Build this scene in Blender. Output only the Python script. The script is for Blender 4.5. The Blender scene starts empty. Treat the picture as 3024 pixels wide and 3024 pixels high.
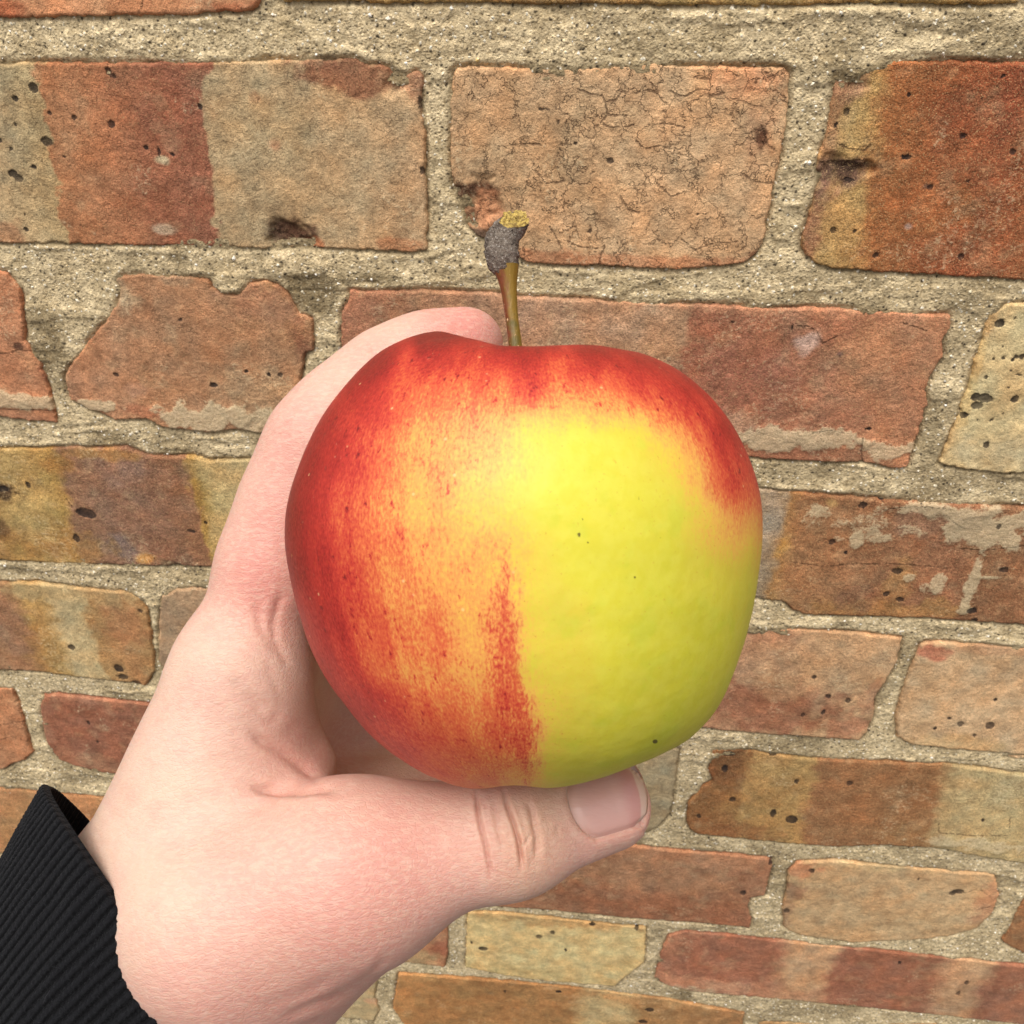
import bpy, math, random
import numpy as np
from mathutils import Matrix, Vector

# ---------------------------------------------------------------- camera, sky, sun, exposure
sc = bpy.context.scene
CAM = np.array([0.05503, -0.32513, 0.04826])
YAW, PITCH, ROLL = math.radians(-6.157), math.radians(33.872), math.radians(-0.048)
FPX = 1786.0                                   # focal length, for a picture 1932 units wide


def basis():
    f = np.array([math.sin(YAW) * math.cos(PITCH), math.cos(YAW) * math.cos(PITCH), -math.sin(PITCH)])
    r = np.cross(f, [0, 0, 1.0]); r /= np.linalg.norm(r)
    u = np.cross(r, f)
    c, s = math.cos(ROLL), math.sin(ROLL)
    return c * r + s * u, -s * r + c * u, f


RT, UP, FW = basis()
cam_data = bpy.data.cameras.new('camera')
cam = bpy.data.objects.new('camera', cam_data)
sc.collection.objects.link(cam)
cam.matrix_world = Matrix(((RT[0], UP[0], -FW[0], CAM[0]), (RT[1], UP[1], -FW[1], CAM[1]),
                           (RT[2], UP[2], -FW[2], CAM[2]), (0, 0, 0, 1)))
cam_data.sensor_width = 36.0
cam_data.lens = 36.0 * FPX / 1932.0
cam_data.clip_start, cam_data.clip_end = 0.01, 100.0
cam_data.dof.use_dof = True
cam_data.dof.focus_distance = 0.200
cam_data.dof.aperture_fstop = 64.0
sc.camera = cam

SUN_EL, SUN_AZ = math.radians(68), math.radians(200)     # azimuth from +Y (into the wall), clockwise
world = bpy.data.worlds.new('World')
sc.world = world
world.use_nodes = True
wn, wl = world.node_tree.nodes, world.node_tree.links
sky = wn.new('ShaderNodeTexSky')
sky.sky_type = 'NISHITA'
sky.sun_disc = False
sky.sun_elevation = SUN_EL
sky.sun_rotation = SUN_AZ
sky.air_density, sky.dust_density, sky.ozone_density = 1.0, 4.0, 1.0
hs = wn.new('ShaderNodeHueSaturation')                    # an overcast sky is nearly grey
hs.inputs['Saturation'].default_value = 0.25
wl.new(sky.outputs[0], hs.inputs['Color'])
wl.new(hs.outputs[0], wn['Background'].inputs['Color'])
wn['Background'].inputs['Strength'].default_value = 0.10

sun_data = bpy.data.lights.new('sun', 'SUN')
sun_data.energy = 1.5
sun_data.angle = math.radians(42)
sun_data.color = (1.0, 0.965, 0.92)
sun = bpy.data.objects.new('sun', sun_data)
sc.collection.objects.link(sun)
sd = Vector((math.sin(SUN_AZ) * math.cos(SUN_EL), math.cos(SUN_AZ) * math.cos(SUN_EL), math.sin(SUN_EL)))
sun.rotation_euler = sd.to_track_quat('Z', 'Y').to_euler()

vs = sc.view_settings
vs.view_transform, vs.look, vs.gamma = 'Standard', 'None', 1.0
vs.exposure = 0.86
sc.cycles.use_denoising = True
sc.cycles.max_bounces = 6

# ---------------------------------------------------------------- helpers
rng = np.random.default_rng(7)


def lin(c):
    c = np.asarray(c, float) / 255.0
    return np.where(c <= 0.04045, c / 12.92, ((c + 0.055) / 1.055) ** 2.4)


def _hash(ix, iy, seed):
    h = (ix.astype(np.int64) * 374761393 + iy.astype(np.int64) * 668265263 + seed * 1442695041) & 0xffffffff
    h = ((h ^ (h >> 13)) * 1274126177) & 0xffffffff
    return ((h ^ (h >> 16)) & 0xffff) / 65535.0


def vnoise(x, y, seed=0):
    ix, iy = np.floor(x), np.floor(y)
    fx, fy = x - ix, y - iy
    fx, fy = fx * fx * (3 - 2 * fx), fy * fy * (3 - 2 * fy)
    a, b = _hash(ix, iy, seed), _hash(ix + 1, iy, seed)
    c, d = _hash(ix, iy + 1, seed), _hash(ix + 1, iy + 1, seed)
    return (a + (b - a) * fx) * (1 - fy) + (c + (d - c) * fx) * fy


def fbm(x, y, seed=0, octv=4):
    """about -1 .. 1"""
    v, a, t = 0.0, 1.0, 0.0
    for o in range(octv):
        v = v + a * (vnoise(x, y, seed + 17 * o) * 2 - 1)
        t += a * 0.75
        x, y, a = x * 2.03 + 11.3, y * 2.03 + 5.7, a * 0.5
    return v / t


def sstep(a, b, x):
    t = np.clip((x - a) / (b - a), 0, 1)
    return t * t * (3 - 2 * t)


def pix_ray(x, y):
    return FW + (x - 966.0) / FPX * RT - (y - 966.0) / FPX * UP


def wall_uv(x, y):
    """picture point (1932 units) -> place on the wall plane, mm (u right, v down)"""
    d = pix_ray(x, y)
    t = -CAM[1] / d[1]
    p = CAM + d * t
    return p[0] * 1000, -p[2] * 1000


ZS = {1: (0, 0, .7826), 2: (1512, 0, .7826), 3: (0, 700, .7764), 4: (2000, 800, .6211),
      5: (1000, 2000, 1.0476), 6: (0, 2000, .7246)}


def zuv(z, x, y):
    ox, oy, s = ZS[z]
    return wall_uv((ox + x * s) * 1932 / 3024, (oy + y * s) * 1932 / 3024)


def poly_sdf(px, py, poly):
    """signed distance, positive inside"""
    poly = np.asarray(poly, float)
    d2 = np.full(px.shape, 1e12)
    inside = np.zeros(px.shape, bool)
    n = len(poly)
    for i in range(n):
        ax, ay = poly[i]; bx, by = poly[(i + 1) % n]
        ex, ey = bx - ax, by - ay
        L = ex * ex + ey * ey
        if L < 1e-9:
            continue
        t = np.clip(((px - ax) * ex + (py - ay) * ey) / L, 0, 1)
        d2 = np.minimum(d2, (px - ax - t * ex) ** 2 + (py - ay - t * ey) ** 2)
        if abs(ey) > 1e-9:
            c = ((ay > py) != (by > py)) & (px < ex * (py - ay) / ey + ax)
            inside ^= c
    return np.where(inside, 1, -1) * np.sqrt(d2)


def line_dist(px, py, pts):
    d2 = np.full(px.shape, 1e12)
    for (ax, ay), (bx, by) in zip(pts[:-1], pts[1:]):
        ex, ey = bx - ax, by - ay
        t = np.clip(((px - ax) * ex + (py - ay) * ey) / max(ex * ex + ey * ey, 1e-9), 0, 1)
        d2 = np.minimum(d2, (px - ax - t * ex) ** 2 + (py - ay - t * ey) ** 2)
    return np.sqrt(d2)


def mesh_np(name, verts, quads, smooth=True):
    me = bpy.data.meshes.new(name)
    verts = np.asarray(verts, np.float32); quads = np.asarray(quads, np.int32)
    k = quads.shape[1]
    me.vertices.add(len(verts)); me.vertices.foreach_set('co', verts.ravel())
    me.loops.add(quads.size); me.loops.foreach_set('vertex_index', quads.ravel())
    me.polygons.add(len(quads))
    me.polygons.foreach_set('loop_start', np.arange(0, quads.size, k, dtype=np.int32))
    me.polygons.foreach_set('loop_total', np.full(len(quads), k, np.int32))
    me.update(calc_edges=True)
    me.validate()
    me.polygons.foreach_set('use_smooth', np.full(len(me.polygons), smooth))
    return me


def set_col(me, name, rgb):
    a = me.attributes.new(name, 'FLOAT_COLOR', 'POINT')
    a.data.foreach_set('color', np.concatenate([rgb, np.ones((len(rgb), 1))], 1).astype(np.float32).ravel())


def set_f(me, name, v):
    a = me.attributes.new(name, 'FLOAT', 'POINT')
    a.data.foreach_set('value', np.asarray(v, np.float32).ravel())


def set_v(me, name, v):
    a = me.attributes.new(name, 'FLOAT_VECTOR', 'POINT')
    a.data.foreach_set('vector', np.asarray(v, np.float32).ravel())


def link(name, me, mat=None, parent=None, matrix=None, **props):
    o = bpy.data.objects.new(name, me)
    sc.collection.objects.link(o)
    if me is not None and mat is not None:
        me.materials.append(mat)
    if matrix is not None:
        o.matrix_world = matrix
    if parent is not None:
        o.parent = parent
        o.matrix_parent_inverse = parent.matrix_world.inverted()
    for k, v in props.items():
        o[k] = v
    return o


class NT:
    """small node-graph helper"""
    def __init__(self, name):
        self.m = bpy.data.materials.new(name)
        self.m.use_nodes = True
        self.t = self.m.node_tree
        self.b = self.t.nodes['Principled BSDF']

    def new(self, typ, **kw):
        n = self.t.nodes.new(typ)
        for k, v in kw.items():
            setattr(n, k, v)
        return n

    def put(self, sock, v):
        if isinstance(v, bpy.types.NodeSocket):
            self.t.links.new(v, sock)
        elif isinstance(v, (tuple, list, np.ndarray)):
            v = tuple(float(c) for c in v)
            sock.default_value = v + (1.0,) if (len(v) == 3 and sock.type == 'RGBA') else v
        else:
            sock.default_value = v

    def attr(self, name, out='Fac'):
        return self.new('ShaderNodeAttribute', attribute_name=name).outputs[out]

    def math(self, op, a, b=0.0, c=None, clamp=False):
        n = self.new('ShaderNodeMath', operation=op, use_clamp=clamp)
        self.put(n.inputs[0], a); self.put(n.inputs[1], b)
        if c is not None:
            self.put(n.inputs[2], c)
        return n.outputs[0]

    def mix(self, f, a, b, blend='MIX'):
        n = self.new('ShaderNodeMix', data_type='RGBA', blend_type=blend)
        self.put(n.inputs[0], f); self.put(n.inputs[6], a); self.put(n.inputs[7], b)
        return n.outputs[2]

    def ramp(self, v, lo, hi, a=0.0, b=1.0, smooth=True):
        n = self.new('ShaderNodeMapRange', interpolation_type='SMOOTHSTEP' if smooth else 'LINEAR')
        self.put(n.inputs[0], v)
        for i, q in enumerate((lo, hi, a, b)):
            self.put(n.inputs[i + 1], q)
        return n.outputs[0]

    def noise(self, vec, scale, detail=3.0, rough=0.55, dist=0.0, out=0):
        n = self.new('ShaderNodeTexNoise')
        self.put(n.inputs['Vector'], vec); self.put(n.inputs['Scale'], scale)
        n.inputs['Detail'].default_value = detail; n.inputs['Roughness'].default_value = rough
        n.inputs['Distortion'].default_value = dist
        return n.outputs[out]

    def voro(self, vec, scale, feature='F1', rnd=1.0, out='Distance'):
        n = self.new('ShaderNodeTexVoronoi', feature=feature)
        self.put(n.inputs['Vector'], vec); self.put(n.inputs['Scale'], scale)
        n.inputs['Randomness'].default_value = rnd
        return n.outputs[out]

    def vmath(self, op, a, b=(0, 0, 0)):
        n = self.new('ShaderNodeVectorMath', operation=op)
        self.put(n.inputs[0], a); self.put(n.inputs[1], b)
        return n.outputs[0]

    def colramp(self, v, stops):
        n = self.new('ShaderNodeValToRGB')
        self.put(n.inputs[0], v)
        e = n.color_ramp.elements
        while len(e) < len(stops):
            e.new(0.5)
        for el, (p, c) in zip(e, stops):
            el.position = p
            el.color = tuple(float(q) for q in c) + (1.0,)
        return n.outputs[0]

    def bump(self, h, dist, strength=1.0, normal=None):
        n = self.new('ShaderNodeBump')
        self.put(n.inputs['Height'], h)
        n.inputs['Distance'].default_value = dist
        n.inputs['Strength'].default_value = strength
        if normal is not None:
            self.put(n.inputs['Normal'], normal)
        return n.outputs[0]


# ---------------------------------------------------------------- wall materials
def brick_material(crackled):
    g = NT('crackled_brick' if crackled else 'fired_brick')
    geo = g.new('ShaderNodeNewGeometry').outputs['Position']
    col = g.attr('bcol', 'Color')
    n1 = g.noise(geo, 760, 3, 0.72)
    n2 = g.noise(geo, 2700, 2, 0.6)
    n3 = g.noise(geo, 130, 3, 0.6)
    mot = g.attr('mottle')
    k = g.math('ADD', g.math('MULTIPLY', g.math('SUBTRACT', n1, 0.5), 1.25), g.math('MULTIPLY', g.math('SUBTRACT', n2, 0.5), 2.3))
    k = g.math('MULTIPLY_ADD', k, g.math('MULTIPLY_ADD', mot, 0.7, 0.75), 1.22)
    k = g.math('MULTIPLY', k, g.ramp(n3, 0.25, 0.75, 0.78, 1.18))
    cc = g.new('ShaderNodeCombineColor')
    for i in range(3):
        g.put(cc.inputs[i], k)
    col = g.mix(1.0, col, cc.outputs[0], 'MULTIPLY')
    # warm and yellow flecks fired into the clay
    f1 = g.ramp(g.noise(g.vmath('ADD', geo, (3, 1, 2)), 2300, 2, 0.6), 0.58, 0.68)
    col = g.mix(g.math('MULTIPLY', f1, g.math('MULTIPLY_ADD', mot, 0.45, 0.22)), col, lin((222, 186, 132)))
    f2 = g.ramp(g.noise(g.vmath('ADD', geo, (7, 4, 1)), 900, 3, 0.7), 0.60, 0.74)
    col = g.mix(g.math('MULTIPLY', f2, g.math('MULTIPLY_ADD', mot, 0.5, 0.16)), col, lin((92, 56, 34)))
    # pin holes
    pv = g.voro(g.vmath('ADD', geo, g.vmath('MULTIPLY', g.noise(geo, 600, 2, 0.5, out=1), (.0015,) * 3)), 260)
    pm = g.ramp(g.noise(geo, 60, 2, 0.5), 0.58, 0.74)
    pit = g.math('MULTIPLY', g.ramp(pv, 0.05, 0.15, 1.0, 0.0), pm)
    col = g.mix(g.math('MULTIPLY', pit, 0.75), col, lin((58, 40, 28)))
    # crackle and traced cracks
    if crackled:
        wv = g.vmath('ADD', geo, g.vmath('MULTIPLY', g.vmath('SUBTRACT', g.noise(geo, 210, 3, 0.65, out=1), (.5, .5, .5)), (.011,) * 3))
        ce = g.voro(wv, 125, 'DISTANCE_TO_EDGE')
        cmask = g.math('MULTIPLY', g.attr('crackle'), g.ramp(g.noise(geo, 85, 3, 0.65), 0.36, 0.56))
        ck = g.math('MULTIPLY', g.ramp(ce, 0.0, 0.036, 1.0, 0.0), cmask)
    cd = g.math('ADD', g.attr('crack'), g.math('MULTIPLY', g.math('SUBTRACT', n1, 0.5), 1.1))
    ck2 = g.ramp(g.math('ABSOLUTE', cd), 0.10, 0.42, 1.0, 0.0)
    ck = g.math('MAXIMUM', ck, ck2) if crackled else ck2
    col = g.mix(g.math('MULTIPLY', ck, 0.60), col, lin((70, 44, 28)))
    # lime and mortar smears
    lm = g.ramp(g.math('ADD', g.attr('lime'), g.math('MULTIPLY', g.math('SUBTRACT', n1, 0.5), 1.6)), 0.30, 0.80)
    lc = g.mix(g.ramp(n2, 0.35, 0.65), lin((196, 174, 132)), lin((226, 208, 170)))
    col = g.mix(g.math('MULTIPLY', lm, 0.66), col, lc)
    # burnt black iron spots
    sdn = g.math('ADD', g.attr('spot'), g.math('MULTIPLY', g.math('SUBTRACT', n1, 0.5), 1.5))
    sp = g.ramp(sdn, -0.12, 0.14, 1.0, 0.0)
    col = g.mix(g.math('MULTIPLY', sp, g.ramp(n3, .3, .7, .68, .97)), col, lin((40, 33, 31)))
    g.put(g.b.inputs['Base Color'], col)
    g.put(g.b.inputs['Roughness'], 0.88)
    g.put(g.b.inputs['Specular IOR Level'], 0.25)
    h = g.math('ADD', g.math('MULTIPLY', n1, 0.75), g.math('MULTIPLY', n2, 0.30))
    h = g.math('SUBTRACT', h, g.math('MULTIPLY', ck, 0.55))
    h = g.math('SUBTRACT', h, g.math('MULTIPLY', sp, 0.4))
    g.put(g.b.inputs['Normal'], g.bump(h, 0.0011, 0.9))
    return g.m


def mortar_material():
    g = NT('sandy_mortar')
    geo = g.new('ShaderNodeNewGeometry').outputs['Position']
    n1 = g.noise(geo, 1250, 2, 0.6)
    n2 = g.noise(geo, 90, 3, 0.6)
    col = g.mix(g.ramp(n2, 0.3, 0.7), lin((190, 168, 128)), lin((222, 200, 158)))
    col = g.mix(g.attr('dirt_edge'), col, lin((134, 116, 84)))
    col = g.mix(g.ramp(n1, 0.25, 0.50, 0.75, 0.0), col, lin((138, 114, 76)))
    col = g.mix(g.ramp(n1, 0.55, 0.75, 0.0, 0.6), col, lin((232, 210, 170)))
    jit = g.vmath('ADD', geo, g.vmath('MULTIPLY', g.noise(geo, 700, 2, 0.5, out=1), (.0012,) * 3))
    w = g.new('ShaderNodeTexWhiteNoise', noise_dimensions='3D')
    vn = g.new('ShaderNodeTexVoronoi'); g.put(vn.inputs['Vector'], jit); vn.inputs['Scale'].default_value = 780
    g.put(w.inputs['Vector'], vn.outputs['Color'])
    rv = w.outputs['Value']
    dst = vn.outputs['Distance']
    gk = g.ramp(rv, 0.0, 1.0, 0.42, 1.55, smooth=False)
    cc = g.new('ShaderNodeCombineColor')
    for i in range(3):
        g.put(cc.inputs[i], gk)
    col = g.mix(g.ramp(dst, 0.25, 0.60, 0.95, 0.25), col, g.mix(1.0, col, cc.outputs[0], 'MULTIPLY'))
    gr = g.math('MULTIPLY', g.ramp(dst, 0.25, 0.42, 1.0, 0.0), g.math('GREATER_THAN', rv, 0.90))
    col = g.mix(gr, col, lin((236, 226, 202)))
    gd = g.math('MULTIPLY', g.ramp(dst, 0.2, 0.42, 1.0, 0.0), g.math('LESS_THAN', rv, 0.07))
    col = g.mix(g.math('MULTIPLY', gd, 0.8), col, lin((62, 52, 40)))
    g.put(g.b.inputs['Base Color'], col)
    g.put(g.b.inputs['Roughness'], 0.85)
    g.put(g.b.inputs['Specular IOR Level'], 0.3)
    h = g.math('ADD', g.math('MULTIPLY', n1, 1.0), g.math('MULTIPLY', g.ramp(vn.outputs['Distance'], 0.0, 0.5, 1.0, 0.0), 0.6))
    g.put(g.b.inputs['Normal'], g.bump(h, 0.0008, 0.8))
    return g.m


def grit_material():
    g = NT('quartz_grit')
    oi = g.new('ShaderNodeNewGeometry').outputs['Random Per Island']
    col = g.colramp(oi, [(0.0, lin((214, 200, 165))), (0.6, lin((226, 214, 188))), (0.9, lin((244, 238, 226))), (1.0, lin((222, 190, 120)))])
    g.put(g.b.inputs['Base Color'], col)
    g.put(g.b.inputs['Roughness'], 0.35)
    return g.m


M_BRICK, M_CRACK, M_MORTAR, M_GRIT = brick_material(False), brick_material(True), mortar_material(), grit_material()

# ---------------------------------------------------------------- the wall
# every brick in view: outline in the six working views (view number, points) or wall millimetres ('w')
T = {}


def B(name, *segs, **kw):
    pts = []
    for s in segs:
        if s[0] == 'w':
            pts += [(float(a), float(b)) for a, b in s[1:]]
        else:
            pts += [zuv(s[0], a, b) for a, b in s[1:]]
    kw['poly'] = np.array(pts)
    T[name] = kw


def bands(z, y, *st):
    return [(zuv(z, x, y)[0], c) for x, c in st]


def blobs(z, *bl):
    o = []
    for x, y, rx, ry, c, s in bl:
        u, v = zuv(z, x, y)
        o.append((u, v, abs(zuv(z, x + rx, y)[0] - u), abs(zuv(z, x, y + ry)[1] - v), c, s))
    return o


def spots(z, *sp):
    o = []
    for s in sp:
        x, y, rx = s[:3]; ry = s[3] if len(s) > 3 else rx
        u, v = zuv(z, x, y)
        o.append((u, v, abs(zuv(z, x + rx, y)[0] - u), abs(zuv(z, x, y + ry)[1] - v)))
    return o


def cracks(z, *ls):
    return [[zuv(z, *p) for p in l] for l in ls]


B('A1', (1, (0, 72), (200, 65), (380, 64), (480, 60), (640, 58), (700, 62), (740, 60), (800, 50), (860, 48), (945, 45), (972, 25), (985, 5)),
  ('w', (-57, -35), (-57, -76), (-168, -76), (-168, -12)),
  col=(196, 130, 84), row=-1, blobs=blobs(1, (40, 40, 60, 40, (170, 85, 45), .8), (900, 30, 90, 40, (190, 105, 62), .8)), cracks=cracks(1, [(545, -20), (540, 30), (520, 60)]))
B('A2', (1, (1050, 5), (1300, 8), (1500, 14), (1700, 10), (1932, 14)), (2, (300, 18), (700, 22), (1000, 24), (1300, 14), (1600, 18), (1800, 20), (1932, 14)),
  ('w', (165, -20), (165, -78), (-46, -78), (-46, -20)), col=(176, 138, 70), row=-1, mottle=.9, blobs=blobs(2, (200, 0, 300, 40, (150, 105, 50), .6), (1500, 0, 200, 30, (196, 160, 88), .6)))
B('B1', ('w', (-222, 2)), (1, (0, 235), (200, 232), (420, 235), (640, 232), (900, 228), (1100, 222), (1220, 220), (1340, 215), (1385, 238), (1450, 243), (1488, 268), (1520, 283),
   (1575, 268), (1600, 285), (1598, 400), (1605, 450), (1613, 560), (1608, 640), (1613, 700), (1615, 850), (1617, 948), (1560, 956), (1400, 946), (1200, 936), (1000, 938),
   (840, 935), (660, 930), (400, 925), (200, 920), (0, 918)), ('w', (-222, 67)), row=0, fine=1, crackle=.38, slant=.095,
  bands=bands(1, 550, (-300, (178, 148, 108)), (0, (176, 150, 108)), (215, (178, 150, 102)), (225, (176, 116, 72)), (470, (168, 104, 66)), (560, (152, 90, 60)), (790, (156, 90, 62)), (806, (180, 148, 104)),
              (1100, (182, 150, 106)), (1400, (184, 148, 104)), (1617, (186, 144, 100))),
  blobs=blobs(1, (1330, 290, 190, 80, (142, 88, 58), .9), (1200, 240, 120, 30, (150, 92, 62), .7), (1560, 310, 60, 60, (168, 108, 74), .7), (40, 880, 60, 60, (178, 122, 82), .7), (650, 450, 110, 180, (146, 82, 56), .5),
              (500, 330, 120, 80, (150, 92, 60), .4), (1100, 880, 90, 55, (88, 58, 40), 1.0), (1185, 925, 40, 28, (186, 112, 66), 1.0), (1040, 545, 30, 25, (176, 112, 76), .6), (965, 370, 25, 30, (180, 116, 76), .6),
              (620, 598, 26, 16, (190, 170, 130), .9), (625, 870, 45, 22, (196, 170, 140), .8), (1000, 480, 200, 120, (174, 146, 102), .5), (1500, 920, 90, 25, (182, 112, 66), .7)),
  chips=blobs(1, (1090, 900, 90, 60, 0, 1.0), (1490, 310, 60, 50, 0, .6)),
  spots=spots(1, (130, 330, 17, 20), (60, 370, 13), (190, 425, 8), (285, 442, 11, 9), (412, 268, 11, 14), (432, 288, 10, 10), (425, 466, 14), (758, 400, 10, 12), (180, 532, 22, 17), (52, 655, 18, 16), (74, 672, 16, 16), (130, 629, 13, 8), (45, 560, 8),
              (245, 590, 6), (100, 866, 9), (2, 530, 9), (555, 555, 8), (60, 468, 6), (95, 808, 5), (1595, 640, 9, 16), (1588, 385, 8, 22), (605, 575, 5, 16), (655, 580, 12, 6)))
B('B2', (1, (1698, 300), (1705, 268), (1725, 250), (1790, 247), (1860, 250), (1932, 250)), (2, (250, 250), (450, 240), (700, 245), (1030, 250), (1050, 285), (1046, 400), (1031, 500), (1011, 600), (990, 680), (972, 800),
   (952, 905), (930, 945), (880, 990), (800, 1005), (600, 1015), (480, 1008), (330, 1003), (150, 1000), (60, 990), (10, 960)), (1, (1840, 905), (1800, 888), (1757, 850), (1745, 765), (1715, 735), (1702, 690), (1698, 500)),
  row=0, fine=1, col=(198, 154, 108), crackle=1.0, mottle=.15,
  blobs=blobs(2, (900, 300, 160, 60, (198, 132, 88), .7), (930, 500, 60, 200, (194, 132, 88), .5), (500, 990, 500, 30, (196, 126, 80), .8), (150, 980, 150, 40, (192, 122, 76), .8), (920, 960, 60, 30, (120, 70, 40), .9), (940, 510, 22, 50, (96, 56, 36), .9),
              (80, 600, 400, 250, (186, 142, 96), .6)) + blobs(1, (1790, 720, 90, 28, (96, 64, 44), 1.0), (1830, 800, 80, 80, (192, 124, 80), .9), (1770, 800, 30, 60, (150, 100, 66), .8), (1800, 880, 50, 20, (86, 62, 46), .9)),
  chips=blobs(1, (1800, 790, 110, 100, 0, .8)),
  spots=spots(2, (370, 605, 14, 10), (240, 540, 8, 6), (175, 455, 6, 9), (850, 285, 8, 5), (120, 410, 16, 4), (295, 870, 8), (700, 805, 4)),
  cracks=cracks(2, [(250, 335), (290, 352), (340, 360), (352, 385), (390, 378), (415, 345), (470, 350), (510, 338), (548, 350)], [(600, 342), (630, 362), (660, 360), (700, 338), (735, 338), (750, 365), (800, 348)],
                 [(830, 372), (870, 378), (900, 395), (945, 402)], [(352, 385), (362, 430), (335, 462), (370, 480), (430, 478), (460, 468)], [(360, 432), (450, 436)], [(328, 1003), (336, 960), (350, 930), (340, 905)], [(140, 848), (165, 890), (195, 945)],
                 [(205, 905), (260, 930), (320, 935)], [(955, 330), (1000, 345), (1030, 370)], [(470, 530), (500, 560), (560, 548), (600, 560)], [(520, 470), (590, 465), (650, 480)], [(860, 650), (920, 685), (985, 690)], [(640, 900), (690, 940), (760, 915), (850, 910)],
                 [(0, 545), (60, 540), (110, 545)], [(410, 740), (440, 790), (480, 800)], [(940, 470), (965, 545), (990, 565)], [(700, 280), (750, 300), (690, 292)], [(90, 640), (130, 690), (200, 680)], [(560, 700), (600, 740), (650, 720)]))
B('B3', (2, (1205, 330), (1212, 290), (1250, 265), (1330, 258), (1390, 230), (1480, 224), (1700, 228), (1932, 235)), ('w', (200, -1), (332, 0), (332, 66), (200, 66)),
  (2, (1932, 1060), (1700, 1045), (1500, 1035), (1300, 1020), (1200, 1015), (1130, 985), (1090, 945), (1095, 890), (1110, 830), (1132, 760), (1150, 690), (1144, 625), (1165, 560), (1182, 500), (1195, 400)), row=0, fine=1, mottle=1.0,
  bands=bands(2, 620, (1150, (164, 124, 74)), (1260, (176, 138, 76)), (1330, (172, 128, 66)), (1385, (160, 94, 42)), (1600, (150, 82, 40)), (1800, (144, 74, 38)), (2100, (156, 88, 44)), (2600, (168, 120, 70))),
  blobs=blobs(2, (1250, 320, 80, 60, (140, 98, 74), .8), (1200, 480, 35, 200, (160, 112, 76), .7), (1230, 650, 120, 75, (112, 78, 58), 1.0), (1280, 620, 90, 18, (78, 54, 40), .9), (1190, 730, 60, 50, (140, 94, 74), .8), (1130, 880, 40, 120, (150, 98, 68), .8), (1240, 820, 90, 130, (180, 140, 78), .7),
              (1260, 560, 60, 40, (186, 146, 82), .8), (1700, 450, 180, 120, (142, 72, 38), .6), (1600, 800, 200, 100, (166, 96, 42), .5), (1490, 850, 18, 14, (182, 150, 136), .9), (1880, 400, 60, 140, (138, 66, 36), .6), (1800, 1000, 200, 40, (150, 76, 36), .5), (1560, 700, 14, 12, (70, 56, 50), .7)),
  chips=blobs(2, (1230, 640, 120, 60, 0, .9), (1260, 300, 70, 50, 0, .5)),
  cracks=cracks(2, [(1225, 540), (1270, 560), (1330, 565), (1350, 545)], [(1160, 610), (1240, 610), (1330, 600)]),
  spots=spots(2, (1260, 420, 12), (1220, 470, 8, 10), (1210, 865, 12), (1290, 870, 8), (1485, 590, 18, 10), (1700, 510, 14, 10), (1575, 705, 12), (1370, 962, 11), (1690, 965, 12), (1885, 570, 12), (1850, 285, 9), (1495, 355, 8), (1270, 680, 22, 8), (1720, 680, 6)))
B('C0', ('w', (-390, 75), (-200, 73)), (3, (0, 125), (30, 135), (60, 165), (82, 195), (92, 290), (99, 390), (125, 430), (160, 480), (185, 540), (196, 600), (210, 650), (221, 704), (120, 698), (0, 684)), ('w', (-200, 138), (-390, 141)),
  row=1, fine=1, col=(186, 122, 82), crackle=.3, mottle=.2, lime=blobs(3, (80, 620, 190, 34, 0, 1.0), (-200, 600, 300, 40, 0, .9)), blobs=blobs(3, (75, 410, 22, 16, (90, 52, 36), 1), (160, 480, 30, 60, (150, 92, 62), .7), (80, 685, 200, 20, (178, 116, 80), .8)),
  cracks=cracks(3, [(0, 440), (40, 438), (80, 425), (120, 432)], [(-20, 650), (60, 652), (200, 655)]))
B('C1', (3, (437, 165), (470, 142), (560, 138), (640, 145), (740, 150), (795, 162), (812, 195), (850, 215), (905, 215), (950, 175), (1010, 162), (1060, 180), (1108, 230), (1140, 290), (1190, 308), (1198, 380), (1195, 432), (1165, 440), (1150, 520), (1130, 640),
   (1060, 720), (1000, 742), (900, 732), (800, 742), (700, 732), (620, 722), (560, 692), (440, 695), (350, 655), (270, 618), (250, 560), (245, 520), (280, 470), (330, 400), (400, 320), (452, 240), (458, 190)),
  row=1, fine=1, mottle=.35, crackle=.25, bands=bands(3, 450, (250, (178, 120, 82)), (530, (178, 124, 84)), (560, (170, 120, 82)), (1000, (172, 120, 80)), (1190, (168, 118, 78))),
  blobs=blobs(3, (480, 220, 60, 70, (176, 148, 112), .8), (1000, 250, 150, 90, (172, 120, 88), .6), (1160, 390, 50, 60, (150, 92, 62), .8), (530, 580, 60, 30, (196, 142, 108), .7), (560, 660, 100, 25, (178, 108, 72), .8), (700, 330, 260, 120, (166, 114, 76), .5), (990, 600, 160, 100, (176, 138, 98), .7), (690, 160, 80, 30, (150, 126, 98), .6)),
  lime=blobs(3, (780, 680, 230, 52, 0, 1.0), (330, 640, 130, 26, 0, .9), (1000, 700, 120, 60, 0, .8), (480, 250, 40, 60, 0, .4)),
  spots=spots(3, (443, 520, 10, 7), (690, 312, 7), (815, 560, 16, 9), (940, 508, 8, 6), (1025, 520, 7, 10), (1070, 522, 9)))
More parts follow.
